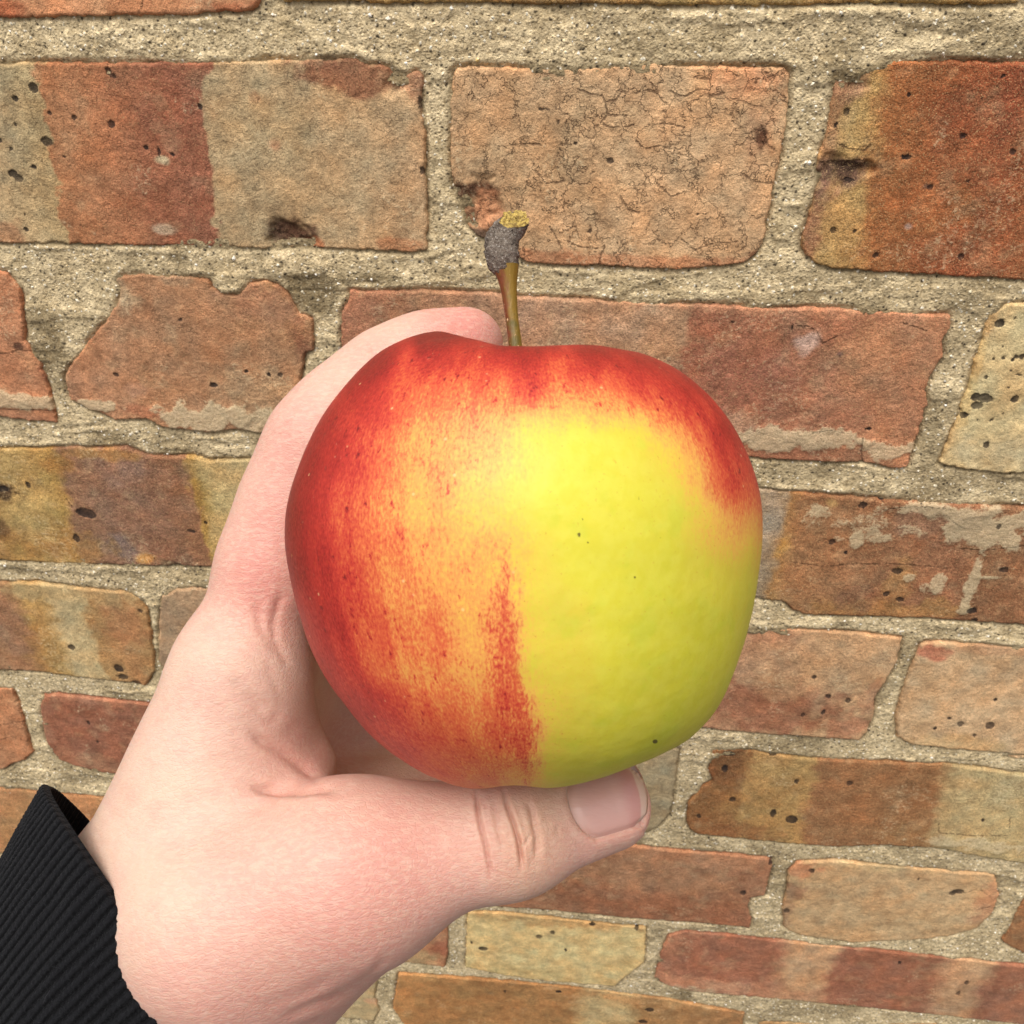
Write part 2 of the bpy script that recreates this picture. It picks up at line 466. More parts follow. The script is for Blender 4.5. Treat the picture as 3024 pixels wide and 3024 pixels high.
B('C2', ('w', (-44, 138)), (1, (1284, 1278), (1290, 1180), (1318, 1120), (1320, 1090), (1400, 1096), (1600, 1092), (1932, 1108)), (2, (20, 1116), (300, 1130), (600, 1140), (900, 1155), (1200, 1160), (1500, 1175), (1645, 1184)),
  (4, (1302, 212), (1300, 260), (1260, 340), (1266, 400), (1215, 480), (1180, 560), (1191, 630), (1165, 690), (1150, 760), (1120, 840), (1095, 925), (1060, 942), (980, 930), (890, 908), (874, 902), (852, 910), (700, 910), (560, 900), (400, 893), (300, 880)), ('w', (60, 142)),
  row=1, fine=1, mottle=.6, crackle=.22, bands=bands(2, 1240, (-600, (172, 110, 78)), (-350, (164, 112, 78)), (0, (180, 132, 98)), (660, (180, 136, 100)), (690, (164, 98, 68)), (1200, (166, 104, 72)), (1500, (178, 118, 80)), (1700, (180, 120, 82))),
  blobs=blobs(4, (600, 185, 700, 32, (192, 128, 90), .8), (620, 340, 60, 70, (196, 152, 130), .9), (300, 500, 260, 180, (152, 88, 66), .6), (900, 400, 200, 160, (184, 126, 84), .5), (1100, 650, 90, 120, (184, 118, 80), .6), (800, 700, 200, 60, (164, 98, 66), .5), (300, 700, 100, 60, (190, 150, 118), .5), (770, 390, 14, 12, (110, 70, 66), .8)),
  lime=blobs(4, (420, 790, 220, 60, 0, 1.0), (700, 790, 190, 52, 0, .9), (1000, 850, 140, 52, 0, .85)),
  spots=spots(4, (265, 240, 14, 5), (545, 270, 5, 16), (905, 745, 14, 8)),
  cracks=cracks(4, [(570, 258), (620, 258), (660, 280), (690, 340), (760, 305)], [(880, 790), (872, 850), (878, 905)], [(640, 765), (720, 752), (790, 765)], [(1060, 240), (1130, 260), (1180, 280)]))
B('C3', (4, (1462, 250), (1480, 200), (1515, 185), (1560, 148), (1649, 148)), ('w', (225, 73), (276, 74), (276, 141), (225, 144)), (4, (1649, 955), (1550, 962), (1450, 950), (1330, 935), (1240, 912), (1262, 870), (1290, 800), (1322, 720), (1350, 620), (1382, 540), (1410, 430), (1440, 330)),
  row=1, fine=1, col=(204, 178, 124), mottle=.1, blobs=blobs(4, (1560, 870, 300, 80, (190, 176, 136), .7), (1400, 500, 40, 300, (206, 166, 96), .6), (1600, 500, 60, 120, (190, 160, 108), .5), (1490, 240, 40, 60, (200, 150, 86), .7)),
  spots=spots(4, (1530, 245, 24, 20), (1415, 595, 22, 20), (1455, 600, 30, 22), (1480, 605, 20, 16), (1420, 635, 28, 18), (1602, 605, 19, 17), (1360, 681, 20, 15), (1636, 403, 14), (1605, 405, 10, 12), (1590, 418, 8), (1547, 406, 9), (1466, 500, 10), (1467, 822, 15, 14), (1603, 222, 7), (1305, 738, 9), (1545, 355, 6), (1500, 412, 7), (1580, 470, 5), (1615, 490, 12, 4), (1490, 705, 7), (1545, 675, 6), (1425, 705, 5), (1570, 550, 5)))
B('D1', ('w', (-258, 148)), (3, (0, 800), (160, 800), (280, 792), (350, 797), (480, 795), (560, 828), (640, 832), (740, 827), (800, 845), (930, 840)), ('w', (-42, 152), (-42, 214)), (3, (900, 1256), (700, 1250), (560, 1250), (440, 1245), (250, 1240), (0, 1228)), ('w', (-258, 213)),
  row=2, mottle=.8, bands=bands(3, 1030, (-300, (160, 118, 60)), (0, (160, 120, 58)), (100, (182, 148, 82)), (250, (172, 130, 56)), (285, (148, 104, 74)), (420, (140, 98, 74)), (600, (138, 92, 66)), (755, (146, 98, 64)), (768, (176, 136, 58)), (820, (186, 154, 92)), (950, (188, 160, 104))),
  blobs=blobs(3, (20, 960, 60, 40, (70, 48, 30), .9), (10, 1120, 40, 40, (86, 56, 30), .8), (230, 860, 60, 60, (160, 108, 36), .7), (120, 1190, 120, 50, (166, 122, 52), .7), (450, 880, 120, 60, (150, 112, 92), .6), (700, 900, 60, 60, (122, 80, 56), .6), (550, 1220, 40, 22, (206, 140, 50), .9), (470, 1170, 50, 50, (124, 104, 98), .6), (300, 1180, 120, 60, (176, 122, 54), .6), (400, 820, 120, 25, (176, 124, 54), .7), (760, 1000, 14, 120, (168, 124, 40), .8), (660, 1240, 40, 12, (70, 48, 34), .8), (600, 1000, 120, 100, (150, 106, 80), .4)),
  spots=spots(3, (325, 1045, 34, 16), (345, 1055, 24, 12), (293, 1142, 12, 16), (110, 942, 9, 12), (10, 955, 28, 10), (785, 1083, 7), (730, 1115, 18, 6), (818, 838, 12, 8), (675, 1247, 18, 6)),
  cracks=cracks(3, [(30, 965), (80, 975)], [(255, 990), (280, 1030)], [(580, 1195), (600, 1245)]))
B('D2', ('w', (102, 150)), (4, (390, 1030), (490, 1042), (650, 1052), (850, 1070), (1000, 1085), (1300, 1095), (1649, 1120)), ('w', (240, 150), (334, 150), (334, 215), (240, 217)), (4, (1649, 1682), (1430, 1666), (1200, 1650), (1000, 1645), (800, 1640), (600, 1635), (545, 1612), (510, 1575), (380, 1555)), ('w', (102, 212)),
  row=2, mottle=.9, bands=bands(4, 1350, (250, (164, 140, 112)), (390, (162, 140, 112)), (460, (160, 128, 92)), (490, (172, 120, 62)), (560, (160, 108, 64)), (900, (152, 100, 62)), (1300, (150, 94, 60)), (1480, (146, 96, 60)), (2500, (150, 100, 64))),
  blobs=blobs(4, (500, 1300, 40, 50, (200, 142, 48), .8), (730, 1100, 30, 25, (196, 154, 86), .7), (1050, 1480, 60, 120, (172, 120, 56), .5), (900, 1600, 300, 50, (176, 124, 58), .6), (1250, 1600, 120, 50, (172, 126, 58), .5), (1200, 1200, 200, 80, (146, 106, 80), .6), (860, 1550, 120, 60, (130, 84, 58), .6), (1560, 1500, 100, 140, (136, 88, 54), .5), (440, 1150, 60, 160, (158, 138, 116), .6)),
  lime=blobs(4, (670, 1130, 70, 35, 0, .75), (850, 1280, 40, 60, 0, .85), (930, 1250, 50, 50, 0, .7), (1000, 1265, 60, 26, 0, .75), (1245, 1480, 50, 50, 0, .8), (1100, 1455, 30, 20, 0, .7), (1395, 1480, 32, 190, 0, .85), (1350, 1610, 40, 30, 0, .8), (1250, 1130, 260, 30, 0, .8), (1470, 1220, 250, 100, 0, 1.0), (1320, 1150, 160, 50, 0, .8), (780, 1190, 60, 30, 0, .6), (1500, 1450, 90, 10, 0, .7), (1550, 1405, 50, 10, 0, .5), (900, 1200, 120, 60, 0, .5), (1100, 1230, 90, 40, 0, .55), (620, 1180, 60, 40, 0, .5), (1180, 1500, 40, 30, 0, .55), (760, 1270, 60, 20, 0, .5)),
  spots=spots(4, (880, 1108, 22, 16), (975, 1078, 18, 12), (735, 1285, 16, 14), (1045, 1422, 28, 14), (992, 1532, 14, 12), (1057, 1557, 20, 12), (1398, 1608, 26, 16), (1410, 1655, 16, 10), (1550, 1415, 22, 14), (1523, 1208, 10, 14), (1160, 1093, 8), (800, 1335, 9)),
  cracks=cracks(4, [(540, 1380), (700, 1402), (820, 1388), (1000, 1388), (1180, 1395), (1260, 1408), (1330, 1410)], [(960, 1132), (1060, 1118), (1160, 1112), (1300, 1122)], [(1270, 1150), (1340, 1210), (1440, 1225)], [(1330, 1312), (1440, 1322), (1649, 1300)]))
B('E1', ('w', (-390, 224)), (3, (0, 1310), (150, 1310), (300, 1330), (480, 1347), (540, 1370), (566, 1420), (577, 1500), (590, 1580), (595, 1645), (560, 1702), (480, 1690), (300, 1672), (150, 1652), (0, 1645)), ('w', (-390, 290)),
  row=3, mottle=.5, bands=bands(3, 1500, (-500, (160, 110, 70)), (0, (158, 112, 76)), (90, (160, 116, 72)), (150, (178, 134, 66)), (215, (180, 142, 78)), (250, (190, 164, 114)), (345, (190, 162, 110)), (370, (172, 128, 72)), (480, (170, 120, 70)), (590, (168, 124, 70))),
  blobs=blobs(3, (150, 1340, 160, 40, (186, 156, 102), .8), (400, 1350, 160, 40, (176, 146, 96), .7), (60, 1500, 80, 120, (154, 106, 78), .6), (160, 1560, 60, 80, (172, 120, 50), .5), (480, 1470, 80, 80, (172, 108, 64), .5)),
  spots=spots(3, (455, 1636, 17, 14), (472, 1668, 20, 9), (275, 1556, 13, 10), (535, 1420, 9, 7), (520, 1690, 18, 8)))
B('E2', (3, (608, 1400), (620, 1360), (680, 1335), (760, 1330)), ('w', (-60, 222), (-60, 288), (-150, 288)), (3, (600, 1600), (604, 1500)), row=3, col=(166, 132, 98), mottle=.3)
B('E3', ('w', (-46, 225), (60, 226)), (4, (300, 1688), (360, 1690), (600, 1700), (850, 1715), (1072, 1742), (1060, 1800), (1040, 1870)), (5, (1548, 0), (1530, 30), (1512, 60), (1508, 110), (1490, 150), (1470, 176), (1380, 170), (1250, 160), (1100, 150), (1040, 140)), ('w', (60, 290), (-46, 290)),
  row=3, mottle=.35, bands=bands(4, 1850, (-600, (168, 112, 76)), (300, (180, 130, 92)), (700, (190, 146, 102)), (1070, (192, 150, 106))), blobs=blobs(5, (1200, 80, 220, 70, (152, 92, 62), .9), (1250, 30, 120, 30, (184, 140, 98), .6), (1430, 140, 60, 40, (178, 112, 76), .8), (1340, 90, 50, 60, (150, 96, 64), .5), (1500, 60, 30, 60, (176, 112, 76), .6)) + blobs(4, (450, 1730, 150, 50, (176, 122, 88), .6)),
  spots=spots(5, (1380, 50, 9, 6), (1435, 62, 7), (1365, 95, 7), (1308, 102, 6)) + spots(4, (650, 1925, 10)))
B('E4', (4, (1128, 1840), (1150, 1775), (1180, 1762), (1250, 1760), (1450, 1770), (1649, 1790)), ('w', (250, 224), (300, 225), (300, 290), (250, 292)), (5, (1932, 216), (1800, 206), (1700, 196), (1610, 186), (1572, 165), (1568, 120), (1580, 60), (1592, 20)),
  row=3, mottle=.2, col=(198, 160, 116), blobs=blobs(4, (1210, 1810, 90, 35, (186, 106, 74), .9), (1500, 1790, 200, 30, (196, 140, 96), .6)) + blobs(5, (1750, 190, 200, 30, (200, 158, 96), .5), (1600, 150, 50, 40, (188, 150, 106), .5)),
  spots=spots(5, (1835, 132, 12, 10), (1752, 127, 10, 7), (1720, 112, 6, 4), (1680, 140, 5), (1790, 160, 5), (1850, 60, 5)), crackle=.2)
B('F1', ('w', (-450, 300), (-300, 299)), (3, (0, 1712), (50, 1715), (78, 1780), (97, 1840), (117, 1932)), (6, (136, 302), (110, 332), (60, 345), (20, 372), (0, 372)), ('w', (-300, 364), (-450, 364)), row=4, col=(188, 122, 78), crackle=.6, mottle=.3,
  cracks=cracks(6, [(0, 190), (60, 180), (110, 175)], [(0, 250), (40, 240)]))
B('F2', (6, (165, 110), (182, 68), (230, 65), (380, 80), (560, 100)), ('w', (-100, 301), (-6, 302), (-6, 365), (-100, 366)), (6, (400, 382), (300, 356), (240, 332), (195, 272), (172, 200)), row=4, mottle=.3, col=(148, 88, 62), blobs=blobs(6, (380, 90, 240, 22, (176, 112, 80), .8), (260, 330, 100, 40, (166, 108, 76), .6), (180, 180, 26, 90, (158, 104, 76), .7), (400, 340, 80, 40, (170, 122, 86), .5)), spots=spots(6, (362, 182, 7), (400, 260, 6)))
B('F3', ('w', (6, 300), (60, 300)), (5, (900, 190), (962, 200), (955, 250), (950, 300), (936, 380), (905, 418), (860, 440)), ('w', (60, 363), (6, 364)), row=4, mottle=.2, col=(164, 142, 104), blobs=blobs(5, (930, 330, 50, 90, (156, 138, 104), .6)))
B('F4', (5, (1042, 262), (1052, 205), (1130, 200), (1300, 225), (1500, 235), (1700, 240), (1932, 270)), ('w', (325, 300), (334, 301), (334, 367), (325, 368)), (5, (1932, 520), (1800, 500), (1700, 480), (1550, 470), (1400, 475), (1250, 465), (1100, 450), (1000, 440), (980, 412), (984, 350), (1030, 300), (1052, 290)),
  row=4, mottle=.8, bands=bands(5, 340, (960, (140, 90, 44)), (1120, (144, 96, 48)), (1145, (176, 136, 76)), (1310, (170, 130, 70)), (1340, (152, 100, 58)), (1680, (150, 100, 56)), (1720, (178, 148, 96)), (1932, (184, 160, 108)), (2400, (180, 150, 96))),
  blobs=blobs(5, (1100, 240, 50, 60, (110, 66, 32), .8), (1200, 380, 120, 70, (158, 112, 52), .5), (1100, 430, 150, 25, (150, 92, 46), .7), (1600, 440, 100, 40, (160, 112, 62), .5), (1050, 250, 20, 60, (150, 86, 40), .6)),
  lime=blobs(5, (1800, 465, 200, 20, 0, .7), (1880, 320, 60, 60, 0, .45)),
  spots=spots(5, (1277, 398, 17, 11), (1290, 291, 7), (1440, 295, 9, 7), (1110, 342, 9, 7), (1225, 382, 9, 11), (1100, 215, 18, 7), (1088, 255, 9, 10), (1225, 215, 14, 5), (1815, 398, 5), (1015, 388, 6)), cracks=cracks(5, [(1690, 400), (1690, 432), (1780, 440), (1880, 440)], [(1888, 430), (1890, 390)]))
B('G1', ('w', (-52, 372), (30, 374)), (5, (700, 462), (820, 470), (950, 485), (1100, 495), (1224, 508), (1224, 525), (1214, 560), (1202, 612), (1160, 622), (1155, 650), (1166, 680), (1160, 705), (1000, 690), (800, 675), (600, 655), (400, 640), (300, 625)), ('w', (-52, 440)),
  row=5, mottle=.4, col=(160, 104, 70), blobs=blobs(5, (950, 500, 350, 26, (182, 124, 84), .7), (900, 560, 300, 50, (172, 124, 86), .6), (850, 640, 300, 50, (150, 92, 60), .6), (1100, 680, 90, 30, (166, 100, 66), .6), (1180, 590, 40, 40, (170, 112, 76), .6)), spots=spots(5, (1140, 605, 9, 7), (1218, 515, 7, 10)))
B('G2', (5, (1264, 545), (1290, 518), (1400, 512), (1550, 528), (1750, 545), (1850, 552), (1862, 610), (1845, 660), (1800, 705), (1720, 728), (1600, 740), (1450, 746), (1300, 727), (1252, 702), (1250, 640), (1262, 590)),
  row=5, mottle=.15, col=(194, 154, 106), blobs=blobs(5, (1300, 535, 60, 25, (192, 124, 82), .8), (1285, 600, 40, 22, (140, 92, 66), .7), (1500, 525, 150, 16, (206, 168, 112), .7), (1830, 630, 40, 60, (188, 124, 84), .7), (1600, 690, 200, 40, (184, 150, 104), .5), (1260, 660, 20, 50, (150, 108, 76), .6)), spots=spots(5, (1745, 600, 17, 7), (1728, 606, 10, 6), (1333, 540, 9, 6), (1262, 655, 8, 7), (1635, 565, 4)), cracks=cracks(5, [(1760, 605), (1800, 590), (1840, 615)], [(1800, 650), (1840, 640)]))
B('G3', (5, (1932, 625), (1905, 665), (1868, 742), (1900, 762), (1932, 776)), ('w', (320, 442), (500, 442), (500, 376), (310, 376), (296, 384)), row=5, mottle=.7, col=(150, 98, 56))
B('H1', ('w', (-220, 450), (-120, 448)), (5, (130, 690), (220, 678), (312, 676), (310, 730), (308, 780), (300, 815), (200, 802), (100, 790)), ('w', (-120, 512), (-220, 514)), row=6, mottle=.4, col=(174, 116, 78), blobs=blobs(5, (270, 690, 60, 30, (176, 106, 66), .7), (290, 760, 30, 20, (164, 88, 58), .8), (200, 790, 100, 30, (178, 144, 96), .8)))
B('H2', (5, (362, 658), (450, 660), (650, 680), (868, 704), (864, 800), (832, 825), (800, 850), (780, 870), (600, 855), (450, 835), (356, 815)), row=6, mottle=.15, col=(216, 186, 120), blobs=blobs(5, (600, 675, 300, 25, (190, 140, 78), .7), (800, 780, 60, 60, (206, 180, 116), .6), (500, 830, 200, 22, (194, 158, 92), .6)), spots=spots(5, (407, 763, 13, 6), (603, 717, 7, 6), (565, 728, 9, 6), (715, 693, 9, 5), (375, 745, 4), (840, 705, 6), (640, 765, 4)))
B('H3', (5, (905, 780), (930, 726), (980, 714), (1100, 725), (1400, 755), (1700, 785), (1932, 810)), ('w', (328, 450), (334, 515)), (5, (1932, 975), (1700, 950), (1500, 930), (1250, 905), (1000, 885), (920, 865), (888, 848), (895, 820)),
  row=6, mottle=.25, bands=bands(5, 830, (890, (168, 106, 76)), (985, (162, 98, 70)), (1210, (158, 96, 68)), (1260, (194, 146, 102)), (1370, (194, 146, 102)), (1410, (152, 92, 66)), (1670, (150, 92, 64)), (1740, (182, 138, 98)), (1810, (180, 136, 96)), (1860, (148, 92, 66)), (2400, (160, 110, 80))),
  blobs=blobs(5, (1000, 865, 200, 26, (190, 128, 92), .8), (940, 740, 60, 40, (180, 116, 80), .6), (1200, 880, 180, 22, (186, 128, 92), .6)), lime=blobs(5, (1000, 880, 120, 12, 0, .6)), spots=spots(5, (895, 855, 10), (1768, 855, 6), (1745, 885, 6), (1580, 800, 5)))
B('I1', ('w', (-165, 525), (-120, 525)), (5, (60, 820), (112, 812), (108, 860), (104, 900), (116, 938), (95, 977)), ('w', (-75, 588), (-165, 588)), row=7, mottle=.2, col=(184, 156, 108), blobs=blobs(5, (100, 910, 30, 8, (206, 150, 110), .7)))
B('I2', (5, (152, 930), (168, 832), (300, 840), (600, 865), (900, 900), (1146, 945), (1140, 977)), ('w', (158, 585), (60, 588), (-52, 590)), row=7, mottle=.5, bands=bands(5, 900, (150, (176, 120, 60)), (300, (164, 112, 56)), (660, (168, 116, 60)), (700, (192, 160, 104)), (830, (190, 156, 100)), (860, (170, 120, 64)), (1140, (160, 110, 62))), spots=spots(5, (877, 934, 13, 6), (858, 968, 13, 6), (620, 883, 9, 4), (470, 882, 4)), blobs=blobs(5, (250, 840, 120, 16, (188, 132, 70), .7), (900, 910, 200, 16, (196, 140, 80), .6)))
B('I3', (5, (1185, 966), (1300, 972), (1400, 985)), ('w', (276, 522), (276, 588), (172, 590)), row=7, mottle=.3, col=(178, 138, 86))

# bricks of the same bond that the frame only grazes or the hand and apple hide
AUTO = {-2: [(-225, 0), (0, 112.5), (112.5, 337.5), (-337, -225)], -1: [(-394, -169), (169, 281)], 0: [(-337, -225), (337, 450)], 1: [(281, 506)], 2: [(-36, 98), (-374, -262), (337, 450)], 3: [(305, 530), (-506, -394)],
        4: [(337, 450)], 5: [(-394, -169), (-169, -56)], 6: [(-337, -225), (-562, -337), (337, 450)], 7: [(-394, -169), (-506, -394), (281, 506)], 8: [(-225, 0), (0, 112.5), (112.5, 337.5), (337, 450), (-337, -225), (-562, -337)], 9: [(-169, -56), (-56, 169), (169, 281), (281, 506), (-394, -169), (-506, -394)]}
PAL = [(176, 120, 80), (160, 104, 68), (190, 150, 104), (168, 122, 70), (150, 92, 62), (186, 158, 104)]
rowshift = {}
for r in range(-2, 10):
    cu = [(t['poly'][:, 0].mean(), t['poly'][:, 1].min() - 75 * r, t['poly'][:, 1].max() - 75 * r - 65) for t in T.values() if t['row'] == r]
    rowshift[r] = np.mean([(a + b) / 2 for _, a, b in cu]) if cu else 0.0
prng = np.random.default_rng(21)
for r, slots in AUTO.items():
    for (a, b) in slots:
        s = rowshift[r]
        a2, b2, t2, e2 = a + 5 + prng.uniform(-1, 1), b - 5 + prng.uniform(-1, 1), 75 * r + s + 1 + prng.uniform(-1, 1), 75 * r + s + 64 + prng.uniform(-1, 1)
        c = 3.0
        T['auto%d_%d' % (r, a)] = dict(poly=np.array([(a2 + c, t2), (b2 - c, t2), (b2, t2 + c), (b2, e2 - c), (b2 - c, e2), (a2 + c, e2), (a2, e2 - c), (a2, t2 + c)]), row=r, col=PAL[prng.integers(len(PAL))], mottle=float(prng.uniform(.2, .8)), coarse=1)
for r in range(-2, 10):                                          # the bond goes on to both sides
    us_ = [t['poly'][:, 0] for t in T.values() if t['row'] == r]
    lo_, hi_ = min(u.min() for u in us_), max(u.max() for u in us_)
    st0 = 0.0 if r % 2 == 0 else -168.75
    for n_ in range(-4, 5):
        for (a, b) in ((st0 + 337.5 * n_, st0 + 337.5 * n_ + 112.5), (st0 + 337.5 * n_ + 112.5, st0 + 337.5 * (n_ + 1))):
            if not ((b < lo_ + 12 and b > -980) or (a > hi_ - 12 and a < 980)):
                continue
            s = rowshift[r]
            a2, b2, t2, e2 = a + 5, b - 5, 75 * r + s + 1 + prng.uniform(-1, 1), 75 * r + s + 64 + prng.uniform(-1, 1)
            c = 3.0
            T['side%d_%d' % (r, a)] = dict(poly=np.array([(a2 + c, t2), (b2 - c, t2), (b2, t2 + c), (b2, e2 - c), (b2 - c, e2), (a2 + c, e2), (a2, e2 - c), (a2, t2 + c)]), row=r, col=PAL[prng.integers(len(PAL))], mottle=float(prng.uniform(.2, .8)), coarse=2)
T['auto5_-394']['col'] = (184, 124, 74)
T['auto5_-169']['col'] = (180, 124, 76)

MW = Matrix.Identity(4)
wall = link('brick_wall', None, label='weathered brick wall of mixed red and yellow bricks with sandy mortar behind the hand', category='wall')
allpoly = []


def warp_blob(U, V, bl, seed):
    u, v, ru, rv, c, s = bl
    w = fbm(U / 5.0, V / 5.0, seed, 4) * 0.55
    d = np.sqrt(((U - u) / max(ru, .3)) ** 2 + ((V - v) / max(rv, .3)) ** 2) + w
    return s * sstep(1.25, 0.55, d)


def make_brick(name, t, seed):
    poly = t['poly']
    h = 0.5 if t.get('fine') else ({1: 1.6, 2: 3.0}[t['coarse']] if t.get('coarse') else 0.75)
    lo, hi = poly.min(0) - 3, poly.max(0) + 3
    us = np.arange(lo[0], hi[0] + h, h); vs_ = np.arange(lo[1], hi[1] + h, h)
    U, V = np.meshgrid(us, vs_)
    d = poly_sdf(U, V, poly)
    d = d + 0.55 * fbm(U / 3.2, V / 3.2, seed, 4) + 0.25 * fbm(U / 0.9, V / 0.9, seed + 3, 2)
    # face relief
    z = 0.85 + 0.35 * fbm(U / 25, V / 25, seed + 5, 3) + 0.16 * fbm(U / 4, V / 4, seed + 8, 4) + 0.10 * fbm(U / 1.3, V / 1.3, seed + 9, 3)
    tilt = ((_hash(np.array([seed]), np.array([1]), 3)[0] - .5) * 0.8, (_hash(np.array([seed]), np.array([2]), 3)[0] - .5) * 0.8)
    cu, cv = poly.mean(0)
    z = z + tilt[0] * (U - cu) / 100 + tilt[1] * (V - cv) / 60
    for bl in t.get('chips', []):
        z = z - 2.6 * warp_blob(U, V, bl, seed + 31) * (0.75 + 0.25 * fbm(U / 1.6, V / 1.6, seed + 40, 3))
    for bl in t.get('lime', []):
        z = z + 0.45 * warp_blob(U, V, bl, seed + 55)
    spot = np.full(U.shape, 50.0)
    for (u, v, ru, rv) in t.get('spots', []):
        q = np.sqrt(((U - u) / ru) ** 2 + ((V - v) / rv) ** 2)
        spot = np.minimum(spot, (q - 1) * min(ru, rv))
    z = z - 0.5 * sstep(0.3, -0.6, spot)
    crack = np.full(U.shape, 50.0)
    for l in t.get('cracks', []):
        crack = np.minimum(crack, line_dist(U, V, l))
    edge = sstep(-0.6, 0.7, d)
    z = -5.0 + (z + 5.0) * edge ** 0.6
    z = np.where(d < -0.6, -5.0, z)
    # colour that belongs to the clay
    bu = U + t.get('slant', 0) * (V - cv) + 4.0 * fbm(U / 16, V / 16, seed + 61, 3) + 2.2 * fbm(U / 3.0, V / 3.0, seed + 62, 4)
    if 'bands' in t:
        bs = sorted(t['bands'], key=lambda q: q[0])
        xs = [q[0] for q in bs]; cs = np.array([lin(q[1]) for q in bs])
        col = np.stack([np.interp(bu, xs, cs[:, i]) for i in range(3)], -1)
    else:
        col = np.broadcast_to(lin(t['col']), U.shape + (3,)).copy()
    for k, bl in enumerate(t.get('blobs', [])):
        m = warp_blob(U, V, bl, seed + 70 + k)[..., None]
        col = col * (1 - m) + lin(bl[4]) * m
    if t.get('coarse'):
        m = sstep(-.2, .4, fbm(U / 30, V / 60, seed + 90, 3))[..., None] * .7
        col = col * (1 - m) + lin(PAL[(seed * 5 + 2) % 6]) * m
    vv = 1 + 0.15 * fbm(U / 12, V / 12, seed + 81, 4) + 0.10 * fbm(U / 2.4, V / 2.4, seed + 82, 3)
    st_ = (0.26 * sstep(.30, .75, fbm(U / 9, V / 7, seed + 84, 5)))[..., None]           # sooty, rusty patches
    col = col * (1 - st_) + col * np.array([.62, .50, .42]) * st_
    pl_ = (0.30 * sstep(.25, .7, fbm(U / 7, V / 7, seed + 85, 5)))[..., None]            # pale bloom
    col = col * (1 - pl_) + (col * .5 + lin((196, 168, 122)) * .5) * pl_
    col = col * vv[..., None]
    wm = (0.20 * fbm(U / 8, V / 8, seed + 83, 4))[..., None]
    col = col * (1 + wm * np.array([0.6, -0.1, -0.8]))
    er = (sstep(2.2, 0.2, d) * 0.22)[..., None]
    col = col * (1 - er) + (col * np.array([1.02, .82, .66])) * er
    lime = np.zeros(U.shape)
    for bl in t.get('lime', []):
        lime = np.maximum(lime, warp_blob(U, V, bl, seed + 55))
    lime = np.maximum(lime, 0.34 * sstep(0.5, 0.85, fbm(U / 14, V / 14, seed + 99, 4) + .25))
    keep = d > -1.6
    kq = keep[:-1, :-1] & keep[1:, :-1] & keep[:-1, 1:] & keep[1:, 1:]
    idx = np.arange(U.size).reshape(U.shape)
    q = np.stack([idx[1:, :-1][kq], idx[1:, 1:][kq], idx[:-1, 1:][kq], idx[:-1, :-1][kq]], 1)
    used = np.zeros(U.size, bool); used[q.ravel()] = True
    remap = np.cumsum(used) - 1
    q = remap[q]
    origin = np.array([cu, 0.0, -cv]) / 1000
    P = np.stack([U, -z, -V], -1).reshape(-1, 3)[used] / 1000
    nv = len(P)
    # sides running back into the wall, and a back face
    e = np.concatenate([q[:, [0, 1]], q[:, [1, 2]], q[:, [2, 3]], q[:, [3, 0]]])
    key = np.minimum(e[:, 0], e[:, 1]).astype(np.int64) * nv + np.maximum(e[:, 0], e[:, 1])
    un, inv, cnt = np.unique(key, return_inverse=True, return_counts=True)
    be = e[cnt[inv] == 1]
    bv = np.unique(be)
    bm = np.full(nv, -1); bm[bv] = nv + np.arange(len(bv))
    Pb = P[bv].copy(); Pb[:, 1] = 0.035
    q2 = np.stack([be[:, 1], be[:, 0], bm[be[:, 0]], bm[be[:, 1]]], 1)
    P = np.concatenate([P, Pb]); q = np.concatenate([q, q2])
    me = mesh_np('brick', P - origin, q)

    def ext(a):
        a = a.reshape((-1,) + a.shape[2:])[used]
        return np.concatenate([a, a[bv]])
    lum = (col @ np.array([.3, .55, .15]))[..., None]
    col = lum + (col - lum) * np.array([.82, .82, .86])          * 1.0  # weathered, a little grey
    col = col * np.array([1.0, .97, .92])
    set_col(me, 'bcol', np.clip(ext(col), 0.002, 1))
    set_f(me, 'spot', ext(spot)); set_f(me, 'crack', ext(crack)); set_f(me, 'lime', ext(lime))
    n = len(P)
    set_f(me, 'mottle', np.full(n, t.get('mottle', .3))); set_f(me, 'crackle', np.full(n, t.get('crackle', 0.06)))
    link('brick', me, M_CRACK if t.get('crackle', 0) > .15 else M_BRICK, wall, Matrix.Translation(Vector(origin)))
    allpoly.append(poly)


for i, (nm, t) in enumerate(T.items()):
    make_brick(nm, t, 100 + i * 13)

